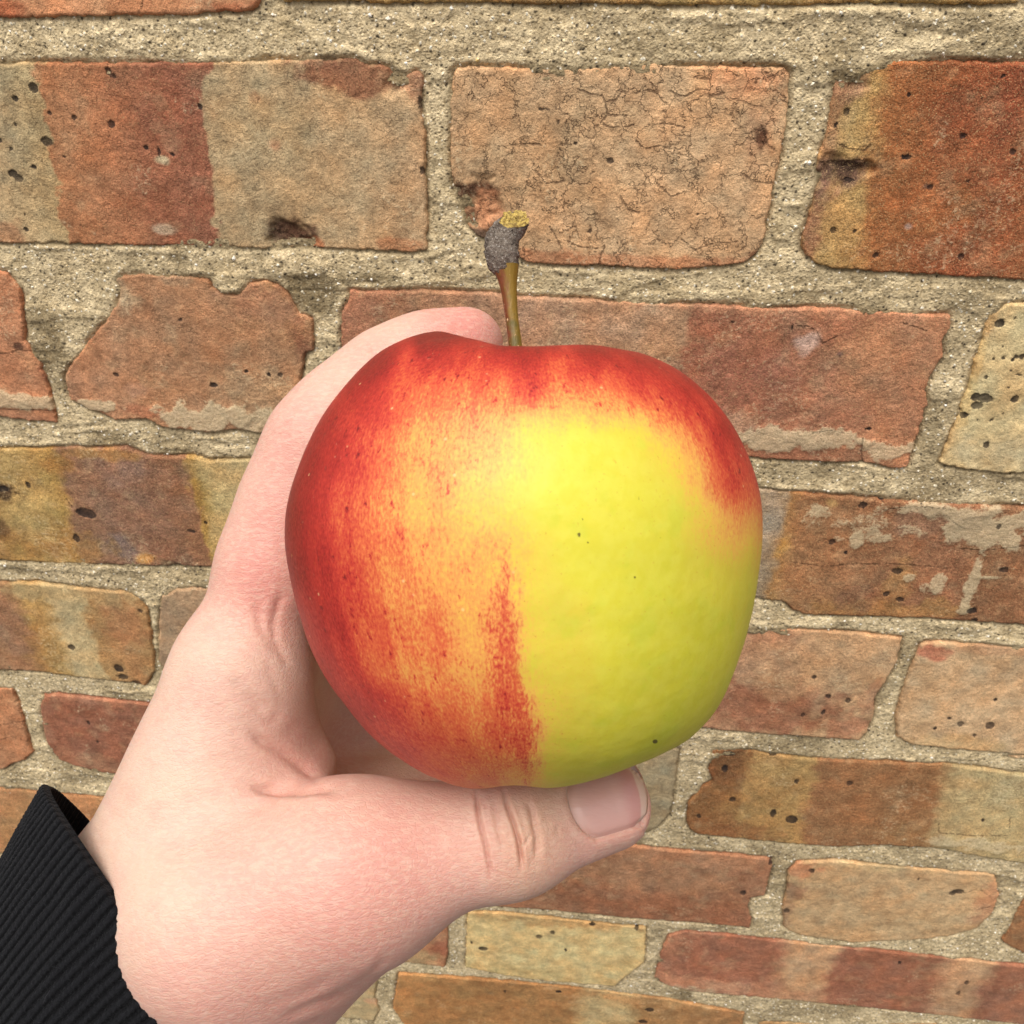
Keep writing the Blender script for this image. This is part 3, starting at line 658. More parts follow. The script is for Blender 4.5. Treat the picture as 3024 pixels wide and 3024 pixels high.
# mortar: one gritty bed, standing a little behind the brick faces
def mortar_bed(us, vs_):
    U, V = np.meshgrid(us, vs_)
    D = np.full(U.shape, -60.0)
    for poly in allpoly:
        lo, hi = poly.min(0) - 8, poly.max(0) + 8
        i0, i1 = np.searchsorted(us, (lo[0], hi[0])); j0, j1 = np.searchsorted(vs_, (lo[1], hi[1]))
        if i1 <= i0 or j1 <= j0:
            continue
        sl = (slice(j0, j1), slice(i0, i1))
        D[sl] = np.maximum(D[sl], poly_sdf(U[sl], V[sl], poly))
    D = np.maximum(D, -8)
    kp = D < 3.0 + 1.5 * (us[1] - us[0])
    u, v, d = U[kp], V[kp], D[kp]
    z = 0.20 + 0.55 * fbm(u / 16, v / 16, 5, 4) + 0.20 * fbm(u / 3.5, v / 3.5, 6, 3) + 0.26 * fbm(u / 1.3, v / 1.3, 9, 2)
    z = z - 1.3 * sstep(-1.6, 0.3, d) * sstep(-.6, .5, fbm(u / 22, v / 9, 33, 3) + .25)       # shallow gap where brick and mortar part
    z = z + 0.5 * sstep(0.25, 0.32, fbm(u / 30, v / 7, 44, 3))
    for bl in blobs(1, (875, 1065, 70, 45, 0, 1.0), (1100, 1010, 110, 40, 0, .7)) + blobs(3, (300, 780, 120, 30, 0, .5)):
        z = z + 1.3 * warp_blob(u, v, bl, 3)
    moss = np.zeros(u.shape)
    for bl in blobs(1, (1190, 1110, 110, 70, 0, .9), (1180, 1050, 150, 30, 0, .8), (150, 1240, 80, 120, 0, .6), (1400, 1050, 160, 25, 0, .6)) + blobs(3, (420, 770, 120, 30, 0, .7), (130, 420, 50, 90, 0, .6)) + blobs(5, (980, 880, 20, 60, 0, .4)):
        moss = np.maximum(moss, warp_blob(u, v, bl, 8))
    dirt_edge = np.clip(moss + 0.85 * sstep(-1.4, 0.6, d) + 0.55 * sstep(.1, .6, fbm(u / 20, v / 20, 77, 4)), 0, .95)  # mossy patches, random darker tone, and darker towards the brick edges
    Zm = np.zeros(U.shape); Zm[kp] = z
    dg = np.zeros(U.shape); dg[kp] = dirt_edge
    kq = kp[:-1, :-1] & kp[1:, :-1] & kp[:-1, 1:] & kp[1:, 1:]
    idx = np.arange(U.size).reshape(U.shape)
    q = np.stack([idx[1:, :-1][kq], idx[1:, 1:][kq], idx[:-1, 1:][kq], idx[:-1, :-1][kq]], 1)
    used = np.zeros(U.size, bool); used[q.ravel()] = True
    remap = np.cumsum(used) - 1
    P = np.stack([U, -Zm, -V], -1).reshape(-1, 3)[used] / 1000
    me = mesh_np('mortar', P, remap[q])
    set_f(me, 'dirt_edge', dg.ravel()[used])
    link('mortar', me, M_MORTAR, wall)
    return U, V, D, Zm


mortar_bed(np.arange(-990, -469, 3.0), np.arange(-165, 760, 3.0))
mortar_bed(np.arange(469, 990, 3.0), np.arange(-165, 760, 3.0))
U, V, D, Zm = mortar_bed(np.arange(-470.4, 470.4, 0.7), np.arange(-165, 760, 0.7))

# quartz grit standing in the mortar
jm = (D < -0.6) & (V > -20) & (V < 590) & (U > -330) & (U < 330)
ji, jj = np.nonzero(jm)
sel = rng.choice(len(ji), 5200, replace=False)
cu = U[ji[sel], jj[sel]] + rng.uniform(-.3, .3, len(sel)); cv = V[ji[sel], jj[sel]] + rng.uniform(-.3, .3, len(sel)); cz = Zm[ji[sel], jj[sel]]
size = 0.20 + 0.62 * rng.random(len(sel)) ** 3.0
octv = np.array([(1, 0, 0), (-1, 0, 0), (0, 1, 0), (0, -1, 0), (0, 0, 1), (0, 0, -1)], float)
octf = np.array([(0, 2, 4), (2, 1, 4), (1, 3, 4), (3, 0, 4), (2, 0, 5), (1, 2, 5), (3, 1, 5), (0, 3, 5)])
ov = octv[None] * (size[:, None, None] * rng.uniform(.6, 1.3, (len(sel), 6, 1)))
ov = ov + rng.normal(0, .12, ov.shape) * size[:, None, None]
a = rng.uniform(0, 6.28, len(sel)); ca, sa = np.cos(a)[:, None], np.sin(a)[:, None]
ox, oz = ov[..., 0] * ca - ov[..., 2] * sa, ov[..., 0] * sa + ov[..., 2] * ca
P = np.stack([ox + cu[:, None], ov[..., 1] * .7 - cz[:, None], oz - cv[:, None]], -1).reshape(-1, 3) / 1000
F = (octf[None] + 6 * np.arange(len(sel))[:, None, None]).reshape(-1, 3)
link('mortar_grit', mesh_np('mortar_grit', P, F, smooth=False), M_GRIT, wall, kind='stuff')

# the paving the wall stands on, below the frame: it throws light back up
gp = np.array([(-40, -60, 0), (40, -60, 0), (40, .1, 0), (-40, .1, 0)], float) + np.array([0, 0, -0.775])
g = NT('paving')
geo = g.new('ShaderNodeNewGeometry').outputs['Position']
g.put(g.b.inputs['Base Color'], g.mix(g.noise(geo, 30, 4, .6), lin((64, 62, 60)), lin((78, 76, 72))))
g.put(g.b.inputs['Roughness'], .9)
link('ground', mesh_np('ground', gp, np.array([[0, 1, 2, 3]])), g.m, kind='structure')

# ---------------------------------------------------------------- apple
def cray(x, y):
    """picture point -> direction in camera axes (right, up, forward), unit depth"""
    return np.stack([(np.asarray(x, float) - 966) / FPX, -(np.asarray(y, float) - 966) / FPX, np.ones(np.shape(x))], -1)


def cpt(x, y, depth):
    return cray(x, y) * depth


def cam_to_world(p):
    p = np.asarray(p)
    return CAM + (p[..., 0:1] * RT + p[..., 1:2] * UP + p[..., 2:3] * FW) / 1000.0


def cam_matrix(origin_mm, ex=(1, 0, 0), ey=(0, 1, 0), eb=(0, 0, -1)):
    """object axes given in camera axes (right, up, forward); eb points back to the viewer"""
    B3 = np.stack([RT, UP, FW], 1)
    X, Y, Zb = B3 @ np.array(ex, float), B3 @ np.array(ey, float), B3 @ np.array(eb, float)
    o = cam_to_world(np.array(origin_mm, float)[None])[0]
    return Matrix(((X[0], Y[0], Zb[0], o[0]), (X[1], Y[1], Zb[1], o[1]), (X[2], Y[2], Zb[2], o[2]), (0, 0, 0, 1)))


A_D = 167.0
A_C = cray(988, 1060); A_F = A_C / np.linalg.norm(A_C); A_C = A_F * A_D
A_Y = np.array([0, 1.0, 0]) - A_F * A_F[1]; A_Y /= np.linalg.norm(A_Y)
A_X = np.cross(A_F, A_Y) * -1.0
if A_X[0] < 0:
    A_X = -A_X
SIL_L = [(835, 612), (760, 630), (700, 664), (640, 733), (590, 815), (560, 890), (540, 960), (537, 1020), (548, 1090), (570, 1170), (600, 1250), (650, 1330), (700, 1390), (760, 1440), (830, 1475), (900, 1486), (965, 1487)]
SIL_R = [(1130, 653), (1220, 663), (1290, 700), (1350, 755), (1395, 820), (1422, 880), (1437, 940), (1440, 1000), (1432, 1080), (1416, 1170), (1390, 1260), (1352, 1340), (1310, 1388), (1250, 1423), (1170, 1455), (1080, 1475), (965, 1487)]


def sil_prof(pts):
    o = []
    for x, y in pts:
        d = cray(x, y); d /= np.linalg.norm(d)
        a, b, c = d @ A_X, d @ A_Y, d @ A_F
        th = math.atan2(math.hypot(a, b), c)
        o.append((math.degrees(math.atan2(abs(a), b)), A_D * math.sin(th)))
    o.sort()
    return np.array(o)


PL, PR = sil_prof(SIL_L), sil_prof(SIL_R)


def prof(P, psi):
    x = np.concatenate([[-P[0, 0]], P[:, 0], [360 - P[-2, 0]]]); y = np.concatenate([[P[0, 1]], P[:, 1], [P[-2, 1]]])
    v = np.interp(psi, x, y)
    # towards the stalk the shoulder stays level before the hollow is cut
    p0, r0 = P[0]
    flat = r0 * math.cos(math.radians(p0)) / np.cos(np.radians(np.minimum(psi, 60)))
    return np.where(psi < p0, flat, v)


NP_, NA = 330, 680
psi = np.linspace(0.15, 179.7, NP_)
k = np.exp(-0.5 * (np.arange(-9, 10) / 3.5) ** 2); k /= k.sum()


def smooth1(v):
    return np.convolve(np.pad(v, 9, mode='reflect'), k, 'valid')


rl, rr = smooth1(prof(PL, psi)), smooth1(prof(PR, psi))
az = np.linspace(0, 2 * np.pi, NA, endpoint=False)            # 0 right, pi/2 towards the viewer
PS, AZ = np.meshgrid(psi, az, indexing='ij')
RL, RR = rl[:, None], rr[:, None]
R = (RL + RR) / 2 + (RR - RL) / 2 * np.cos(AZ)
front = (1 - np.cos(2 * AZ)) / 2
R = R - 4.6 * front * sstep(62, 18, PS) - 0.8 * front * sstep(100, 150, PS)
R = R + 0.35 * np.cos(5 * AZ + 0.7) * (sstep(60, 20, PS) + sstep(110, 165, PS))
cavr = np.clip(1 - (PS / 25.0) ** 2, 0, 1)
R = R - 15.0 * cavr ** 1.5
R = R - 6.0 * np.clip(1 - ((180 - PS) / 16.0) ** 2, 0, 1) ** 1.5
R = R + 0.18 * fbm(np.cos(AZ) * 3 + 10, PS / 18 + np.sin(AZ) * 3, 51, 3)
sp_, cp_ = np.sin(np.radians(PS)), np.cos(np.radians(PS))
L3 = np.stack([R * sp_ * np.cos(AZ), R * cp_, R * sp_ * np.sin(AZ)], -1)    # local: x right, y stalk, z to viewer
CP = A_C + L3[..., 0:1] * A_X + L3[..., 1:2] * A_Y - L3[..., 2:3] * A_F
pxx = 966 + FPX * CP[..., 0] / CP[..., 2]; pyy = 966 - FPX * CP[..., 1] / CP[..., 2]
ab = 36.0                                              # origin at the apple's underside
OFF = np.array([0, -ab, 0])
idx = np.arange(NP_ * NA).reshape(NP_, NA)
nx = np.roll(idx, -1, 1)
Q = np.stack([idx[:-1], nx[:-1], nx[1:], idx[1:]], -1).reshape(-1, 4)[:, ::-1]
verts = np.concatenate([(L3.reshape(-1, 3) - OFF), [[0, R[0].mean(), 0] - OFF, [0, -R[-1].mean(), 0] - OFF]]) / 1000
me = mesh_np('apple_skin', verts[:-2], Q)

RED = np.array([(700, 690, .95), (835, 640, .98), (985, 665, .95), (1130, 668, .95), (1220, 690, .92), (1300, 730, .9), (1380, 820, .9), (1420, 900, .85), (1435, 980, .5),
 (780, 715, .72), (870, 705, .74), (985, 720, .74), (1060, 725, .72), (1150, 725, .7), (1230, 750, .7), (1300, 790, .72), (700, 760, .84), (780, 770, .56), (860, 770, .54), (940, 765, .52), (1050, 765, .42), (1130, 765, .38), (1230, 800, .45), (1310, 840, .55), (1370, 900, .72),
 (600, 860, .94), (640, 850, .88), (690, 850, .68), (760, 850, .55), (830, 850, .51), (900, 840, .48), (960, 840, .34), (1020, 840, .2), (1100, 850, .03), (1200, 850, .05), (1270, 870, .22), (1320, 910, .42), (1400, 960, .62),
 (560, 950, .97), (610, 950, .88), (660, 950, .68), (720, 950, .54), (800, 950, .48), (880, 950, .41), (930, 950, .28), (970, 950, .16), (1050, 950, 0), (1150, 950, 0), (1250, 950, .02), (1310, 970, .22), (1350, 1000, .36), (1390, 1030, .4), (1425, 1050, .2),
 (550, 1050, .96), (610, 1050, .88), (660, 1050, .78), (700, 1050, .6), (780, 1050, .53), (860, 1050, .46), (925, 1050, .44), (960, 1050, .32), (1000, 1050, .12), (1100, 1050, 0), (1250, 1050, 0), (1330, 1070, .1), (1380, 1090, .14), (1420, 1120, .05),
 (565, 1150, .9), (620, 1150, .86), (660, 1150, .8), (700, 1150, .62), (780, 1150, .56), (880, 1150, .5), (920, 1150, .5), (990, 1150, .30), (1030, 1150, .12), (1200, 1150, .0), (1350, 1150, .02), (600, 1250, .86), (660, 1250, .78), (720, 1250, .64), (800, 1250, .56), (900, 1250, .52), (1000, 1250, .3), (1040, 1250, .12), (1200, 1250, .03), (1350, 1250, 0),
 (660, 1340, .86), (720, 1340, .82), (780, 1350, .66), (860, 1350, .62), (930, 1350, .6), (1030, 1350, .3), (1070, 1350, .13), (1200, 1350, .05), (1320, 1350, 0), (760, 1430, .8), (830, 1440, .7), (900, 1440, .62), (970, 1430, .6), (1045, 1430, .25), (1090, 1440, .1), (1200, 1420, .02), (830, 1475, .64), (900, 1485, .55), (1000, 1480, .4), (1080, 1470, .08)])
fx0, fy0 = pxx.ravel(), pyy.ravel()
fx = fx0 + 16 * fbm(fx0 / 60, fy0 / 150, 61, 4) + 6 * fbm(fx0 / 12, fy0 / 30, 62, 3)
fy = fy0 + 12 * fbm(fx0 / 22, fy0 / 90, 63, 4)
red = np.zeros(fx.shape)
for s0 in range(0, len(fx), 40000):
    d2 = (fx[s0:s0 + 40000, None] - RED[None, :, 0]) ** 2 + (fy[s0:s0 + 40000, None] - RED[None, :, 1]) ** 2
    w = np.exp(-d2 / (2 * 32.0 ** 2)) + 1e-9 / (d2 + 1)
    red[s0:s0 + 40000] = (w * np.minimum(RED[None, :, 2], (.5 + (RED[None, :, 2] - .5) * .95))).sum(1) / w.sum(1)
stripe = line_dist(fx, fy, [(938, 1030), (948, 1100), (952, 1190), (962, 1280), (980, 1340), (994, 1405), (1010, 1465)])
hw = np.interp(fy, [1030, 1090, 1200, 1280, 1340, 1420, 1470], [7, 26, 31, 28, 24, 18, 8])
stripe = (hw - stripe) / 10.0 - 1.5 * sstep(1340, 1060, fy)                              # >0 inside
green = sstep(1020, 1420, fx) * .5 + sstep(1150, 1480, fy) * .6 + np.exp(-((fx - 1050) ** 2 + (fy - 1130) ** 2) / 900) * .5
aspot = np.full(fx.shape, 50.0)
fx, fy = fx0, fy0
for x, y, rx, ry in [(1092, 1009, 3.6, 5.0), (1110, 1023, 2.6, 3), (940, 852, 2.2, 6), (1247, 1016, 2.4, 2.4), (1198, 1090, 3, 3), (1236, 1399, 5, 4), (1290, 1023, 2, 2), (1160, 1017, 2, 2), (1205, 940, 2, 3), (1100, 980, 2, 3)]:
    qd = np.sqrt(((fx - x) / rx) ** 2 + ((fy - y) / ry) ** 2)
    aspot = np.minimum(aspot, (qd - 1) * min(rx, ry))
set_f(me, 'red', red); set_f(me, 'stripe', stripe); set_f(me, 'green', green); set_f(me, 'dots', aspot)
arc = np.cumsum(np.concatenate([[0], np.hypot(np.diff((rl + rr) / 2 * np.sin(np.radians(psi))), np.diff((rl + rr) / 2 * np.cos(np.radians(psi))))]))
azc = np.where(AZ > 1.5 * np.pi, AZ - 2 * np.pi, AZ) - np.pi / 2
set_v(me, 'peel', np.stack([azc * 40, np.broadcast_to(arc[:, None], AZ.shape), np.zeros(AZ.shape)], -1).reshape(-1, 3))


def apple_material():
    g = NT('apple_peel')
    pv = g.attr('peel', 'Vector')
    oc = g.new('ShaderNodeTexCoord').outputs['Object']
    red = g.attr('red')
    st = g.vmath('ADD', g.vmath('MULTIPLY', pv, (1.0, 0.16, 1.0)), g.vmath('MULTIPLY', g.noise(pv, .12, 2, .5, out=1), (2.5, 0, 0)))
    s1 = g.noise(st, 0.26, 4, 0.62)
    s2 = g.noise(g.vmath('MULTIPLY', pv, (1.0, 0.22, 1.0)), 1.3, 3, 0.6)
    fine = g.noise(g.vmath('MULTIPLY', pv, (1.0, 0.5, 1.0)), 2.6, 3, 0.65)
    blot = g.noise(g.vmath('MULTIPLY', pv, (1.0, 0.6, 1.0)), 0.55, 4, 0.65)
    cloud = g.noise(oc, 110, 4, 0.6)
    mid = g.math('MULTIPLY', g.ramp(red, 0.02, 0.35), g.ramp(red, 0.97, 0.68, .22, 1.0))
    r = g.math('ADD', red, g.math('MULTIPLY', g.math('MULTIPLY', g.math('SUBTRACT', s1, 0.5), 0.34), mid))
    r = g.math('ADD', r, g.math('MULTIPLY', g.math('MULTIPLY', g.math('SUBTRACT', s2, 0.5), 0.22), mid))
    r = g.math('ADD', r, g.math('MULTIPLY', g.math('MULTIPLY', g.math('SUBTRACT', fine, 0.5), 0.62), g.math('MULTIPLY_ADD', mid, .85, .15)))
    r = g.math('ADD', r, g.math('MULTIPLY', g.math('MULTIPLY', g.math('SUBTRACT', cloud, 0.5), 0.26), mid))
    r = g.math('ADD', r, g.math('MULTIPLY', g.ramp(red, .35, .75), .05))
    # red freckles on the orange cheek
    bl = g.math('MULTIPLY', g.ramp(blot, 0.60, 0.70), g.math('MULTIPLY', g.ramp(red, 0.25, 0.5), g.ramp(red, 0.95, 0.7)))
    r = g.math('ADD', r, g.math('MULTIPLY', bl, 0.26))
    stp = g.ramp(g.math('ADD', g.math('MULTIPLY', g.attr('stripe'), .75), g.math('ADD', g.math('MULTIPLY', g.math('SUBTRACT', s2, .5), 2.4), g.math('MULTIPLY', g.math('SUBTRACT', fine, .5), 2.6))), -1.6, 2.2)
    r = g.math('ADD', r, g.math('MULTIPLY', stp, g.ramp(red, .1, .5, .52, .29)))
    col = g.colramp(r, [(0.0, lin((204, 192, 54))), (0.20, lin((208, 182, 62))), (0.36, lin((216, 166, 72))), (0.50, lin((212, 144, 72))), (0.64, lin((203, 98, 56))), (0.80, lin((182, 55, 42))), (0.92, lin((150, 36, 31))), (1.0, lin((116, 30, 26)))])
    gm = g.math('MULTIPLY', g.attr('green'), g.ramp(red, 0.35, 0.05))
    gm = g.math('MULTIPLY', gm, g.ramp(g.noise(oc, 90, 3, 0.5), 0.3, 0.7, 0.55, 1.2))
    col = g.mix(g.math('MINIMUM', gm, 1.0), col, lin((176, 172, 42)))
    col = g.mix(g.math('MULTIPLY', g.ramp(g.noise(oc, 160, 3, 0.55), 0.5, 0.7, 0, .55), g.ramp(red, .4, .1)), col, lin((182, 184, 48)))
    col = g.mix(g.math('MULTIPLY', g.ramp(g.noise(oc, 420, 3, .6), .35, .65, 0, .18), g.ramp(red, .3, .05)), col, lin((214, 208, 92)))
    # tiny rusty flecks over the ground colour, pale lenticels over the blush
    fl = g.math('MULTIPLY', g.ramp(g.noise(g.vmath('MULTIPLY', oc, (1.0, 1.0, 1.0)), 2100, 2, 0.6), 0.66, 0.74), g.ramp(red, 0.02, 0.5, .30, .75))
    col = g.mix(g.math('MULTIPLY', fl, g.ramp(g.attr('peel', 'Vector'), 0, 1, 1, 1)), col, lin((178, 84, 34)))
    v = g.new('ShaderNodeTexVoronoi'); g.put(v.inputs['Vector'], oc); v.inputs['Scale'].default_value = 420
    wn_ = g.new('ShaderNodeTexWhiteNoise', noise_dimensions='3D'); g.put(wn_.inputs['Vector'], v.outputs['Color'])
    le = g.math('MULTIPLY', g.ramp(v.outputs['Distance'], 0.06, 0.13, 1, 0), g.math('GREATER_THAN', wn_.outputs['Value'], 0.82))
    col = g.mix(g.math('MULTIPLY', le, g.ramp(red, 0.1, 0.5, 0.05, 0.45)), col, lin((236, 200, 140)))
    # dry russet scratches near the shoulder and left flank
    sc_n = g.noise(g.vmath('MULTIPLY', pv, (1.0, 0.35, 1.0)), 2.4, 2, 0.5)
    scm = g.math('MULTIPLY', g.ramp(sc_n, 0.70, 0.75), g.ramp(red, 0.70, 0.92))
    col = g.mix(g.math('MULTIPLY', scm, 0.4), col, lin((222, 168, 136)))
    dt = g.ramp(g.attr('dots'), -0.6, 0.7, 1, 0)
    col = g.mix(g.math('MULTIPLY', dt, .9), col, lin((70, 58, 14)))
    g.put(g.b.inputs['Base Color'], col)
    g.put(g.b.inputs['Roughness'], g.ramp(fine, 0.3, 0.7, 0.42, 0.54))
    g.put(g.b.inputs['Specular IOR Level'], 0.32)
    g.put(g.b.inputs['Subsurface Weight'], 0.10)
    g.put(g.b.inputs['Subsurface Radius'], (1.0, 0.6, 0.2))
    g.put(g.b.inputs['Subsurface Scale'], 0.0015)
    h = g.math('ADD', g.math('MULTIPLY', g.noise(oc, 500, 2, 0.5), 1.0), g.math('MULTIPLY', scm, 0.3))
    g.put(g.b.inputs['Normal'], g.bump(h, 0.00025, 0.35))
    return g.m


A_MAT = cam_matrix(A_C + OFF[1] * A_Y, A_X, A_Y, -A_F)
apple = link('apple', None, matrix=A_MAT, label='large apple with red shoulder, orange cheek and yellow-green face, held in the hand', category='apple')
link('apple_skin', me, apple_material(), apple, A_MAT)


def tube(cent, rad, nseg, seed, bump_amp, tip_tilt=None, squash=1.0):
    cent = np.asarray(cent, float); n = len(cent)
    tan = np.gradient(cent, axis=0); tan /= np.linalg.norm(tan, axis=1)[:, None]
    a = np.linspace(0, 2 * np.pi, nseg, endpoint=False)
    V_ = []
    for i in range(n):
        t = tan[i]
        ex = np.cross(t, [0, 0, 1.0]); ex /= np.linalg.norm(ex); ey = np.cross(ex, t)
        rr_ = rad[i] * (1 + bump_amp * fbm(np.cos(a) * 2.2 + 5, np.sin(a) * 2.2 + i * 0.22, seed, 4))
        p = cent[i] + np.outer(np.cos(a) * rr_, ex) + np.outer(np.sin(a) * rr_ * squash, ey)
        if tip_tilt is not None:
            w, slope = tip_tilt[i]
            p = p + np.outer(w * ((p - cent[i]) @ slope), t)
        V_.append(p)
    V_ = np.array(V_)
    id_ = np.arange(n * nseg).reshape(n, nseg); nx_ = np.roll(id_, -1, 1)
    return V_, np.stack([id_[:-1], nx_[:-1], nx_[1:], id_[1:]], -1).reshape(-1, 4)


def px_path(pts, depth, n):
    p = np.array(pts, float)
    s = np.concatenate([[0], np.cumsum(np.hypot(np.diff(p[:, 0]), np.diff(p[:, 1])))])
    t = np.linspace(0, s[-1], n)
    xx, yy, rr_ = (np.interp(t, s, p[:, i]) for i in range(3))
    kk = np.array([1, 2, 3, 2, 1.]) / 9
    sm = lambda v: np.concatenate([v[:2], np.convolve(v, kk, 'valid'), v[-2:]])
    xx, yy, rr_ = sm(xx), sm(yy), sm(rr_)
    return cpt(xx, yy, depth), rr_ * depth / FPX


def to_local(p, M):
    Mi = np.array(M.inverted())
    w = cam_to_world(p.reshape(-1, 3))
    return w @ Mi[:3, :3].T + Mi[:3, 3]


SD = 167.0
c_, r_ = px_path([(984, 780, 13), (977, 690, 12.5), (972, 650, 12.7), (968, 616, 12), (965, 591, 12.5), (961, 555, 14.5), (959, 535, 17), (957, 517, 21), (955, 503, 25)], SD, 40)
sv, sq = tube(c_, r_, 28, 3, 0.05)
me = mesh_np('stalk', to_local(sv, A_MAT), sq[:, ::-1])
set_f(me, 'side', np.tile(np.cos(np.linspace(0, 2 * np.pi, 28, endpoint=False)), 40))
g = NT('stalk_green')
oc = g.new('ShaderNodeTexCoord').outputs['Object']
nn = g.noise(g.vmath('MULTIPLY', oc, (1, .3, 1)), 900, 4, .65)
c1 = g.mix(g.ramp(g.math('ADD', g.attr('side'), g.math('MULTIPLY', g.math('SUBTRACT', nn, .5), 1.6)), -.75, .1), lin((112, 54, 24)), lin((128, 98, 22)))
c1 = g.mix(g.ramp(g.noise(oc, 260, 3, .6), .45, .7), c1, lin((92, 80, 20)))
c1 = g.mix(g.ramp(g.noise(oc, 1900, 2, .6), .68, .74), c1, lin((226, 186, 140)))
g.put(g.b.inputs['Base Color'], c1); g.put(g.b.inputs['Roughness'], .46)
g.put(g.b.inputs['Normal'], g.bump(nn, .0004, .6))
stem = link('stalk', me, g.m, apple, A_MAT, label='thin green and brown apple stalk with a grey woody end')
c_, r_ = px_path([(957, 514, 20.5), (954, 505, 25), (950, 494, 29), (948, 480, 31), (948, 462, 31), (951, 448, 30), (957, 436, 28), (964, 424, 26), (971, 413, 24)], SD, 26)
slope = np.array([0.30, 0.0, 1.1])
tt = [(np.clip((i - 8) / 17, 0, 1) ** 1.3, slope) for i in range(26)]
kv, kq_ = tube(c_, r_, 40, 9, 0.20, tt)
kv = kv + 0.10 * rng.normal(size=kv.shape)
g = NT('woody_bark')
oc = g.new('ShaderNodeTexCoord').outputs['Object']
nn = g.noise(oc, 700, 4, .7); n2 = g.noise(oc, 2600, 3, .7)
c1 = g.mix(g.ramp(nn, .3, .7), lin((92, 78, 66)), lin((142, 128, 112)))
c1 = g.mix(g.ramp(n2, .56, .68), c1, lin((190, 178, 166)))
c1 = g.mix(g.ramp(g.noise(oc, 330, 3, .6), .56, .68, 0, .8), c1, lin((60, 44, 32)))
g.put(g.b.inputs['Base Color'], c1); g.put(g.b.inputs['Roughness'], .9)
g.put(g.b.inputs['Normal'], g.bump(g.math('ADD', nn, n2), .0009, .9))
link('woody_knob', mesh_np('woody_knob', to_local(kv, A_MAT), kq_[:, ::-1]), g.m, stem, A_MAT, label='grey fuzzy woody end of the stalk')
# the snapped face, sunk and ringed
rim = kv[-1]; cen = rim.mean(0)
tdir = (c_[-1] - c_[-3]); tdir /= np.linalg.norm(tdir)
rings = []
for i, f in enumerate(np.linspace(1.0, 0.04, 14)):
    p = cen + (rim - cen) * f
    hgt = 0.10 - 0.35 * math.sin((1 - f) * 3.1) + 0.22 * math.sin(f * 19)
    p = p + tdir * (hgt * (0.0 if i == 0 else 1)) + 0.05 * rng.normal(size=p.shape) * (0 if i == 0 else 1)
    rings.append(p)
rings = np.array(rings)
id_ = np.arange(rings.shape[0] * 40).reshape(-1, 40); nx_ = np.roll(id_, -1, 1)
fq = np.stack([id_[:-1], nx_[:-1], nx_[1:], id_[1:]], -1).reshape(-1, 4)
g = NT('snapped_wood')
oc = g.new('ShaderNodeTexCoord').outputs['Object']
nn = g.noise(oc, 1500, 3, .7)
g.put(g.b.inputs['Base Color'], g.mix(g.ramp(nn, .35, .65), lin((112, 86, 32)), lin((196, 166, 84))))
g.put(g.b.inputs['Roughness'], .55); g.put(g.b.inputs['Normal'], g.bump(nn, .0006, .8))
link('snapped_end', mesh_np('snapped_end', to_local(rings, A_MAT), fq[:, ::-1]), g.m, stem, A_MAT, label='yellow snapped face at the top of the stalk')

# ---------------------------------------------------------------- hand and sleeve
def J(x, y, z):
    return cpt(x, y, z)


def smin(a, b, k):
    h = np.maximum(k - np.abs(a - b), 0) / k
    return np.minimum(a, b) - h * h * k * 0.25


def cone(p, a, b, ra, rb, n=None, fl=1.0):
    """tapered capsule; n, fl flatten it along n"""
    ab = b - a
    t = np.clip(((p - a) @ ab) / (ab @ ab), 0, 1)
    q = p - a - t[:, None] * ab
    if n is not None:
        n = n - ab * ((n @ ab) / (ab @ ab)); n = n / np.linalg.norm(n)
        q = q + np.outer((q @ n) * (1 / fl - 1), n)
        return (np.linalg.norm(q, axis=1) - (ra + (rb - ra) * t)) * min(fl, 1)
    return np.linalg.norm(q, axis=1) - (ra + (rb - ra) * t)


def ell(p, c, r, ax=None):
    q = p - c
    if ax is not None:
        q = q @ ax.T
    k0 = np.linalg.norm(q / r, axis=1); k1 = np.linalg.norm(q / (r * r), axis=1)
    return k0 * (k0 - 1.0) / np.maximum(k1, 1e-6)


def chain(p, pts, rs, k=3.0, n=None, fl=1.0):
    d = None
    for i in range(len(pts) - 1):
        e = cone(p, pts[i], pts[i + 1], rs[i], rs[i + 1], n, fl)
        d = e if d is None else smin(d, e, k)
    return d


def rel(x, y, z):
    return A_C + np.array([x, y, z], float)


# joints
I_M, I_H, I_K, I_P, I_N, I_D, I_E, I_T = J(450, 1272, 181), J(520, 1055, 183), J(558, 940, 184), J(603, 834, 184), J(660, 768, 186), J(735, 706, 188), J(812, 672, 189), J(884, 647, 190)
M_M, M_P, M_D, M_T = rel(-57, -22, 38), rel(-41, 25, 36), rel(-25, 33, 42), rel(-6, 34, 42)
R_M, R_P, R_D, R_T = rel(-56, -27, 57), rel(-44, 14, 50), rel(-26, 18, 52), rel(-6, 17, 50)
L_M, L_P, L_D, L_T = rel(-52, -35, 72), rel(-42, -6, 62), rel(-26, -3, 58), rel(-8, -2, 52)
WR, WM, WL = J(278, 1750, 182), J(300, 1790, 192), J(320, 1850, 208)
FA = J(165, 2000, 190)
T_C, T_M, T_I, T_T = J(430, 1728, 171), J(650, 1642, 168), J(962, 1570, 171), J(1147, 1522, 175)
NAIL_N = np.array([-0.05, 0.30, -1.0])


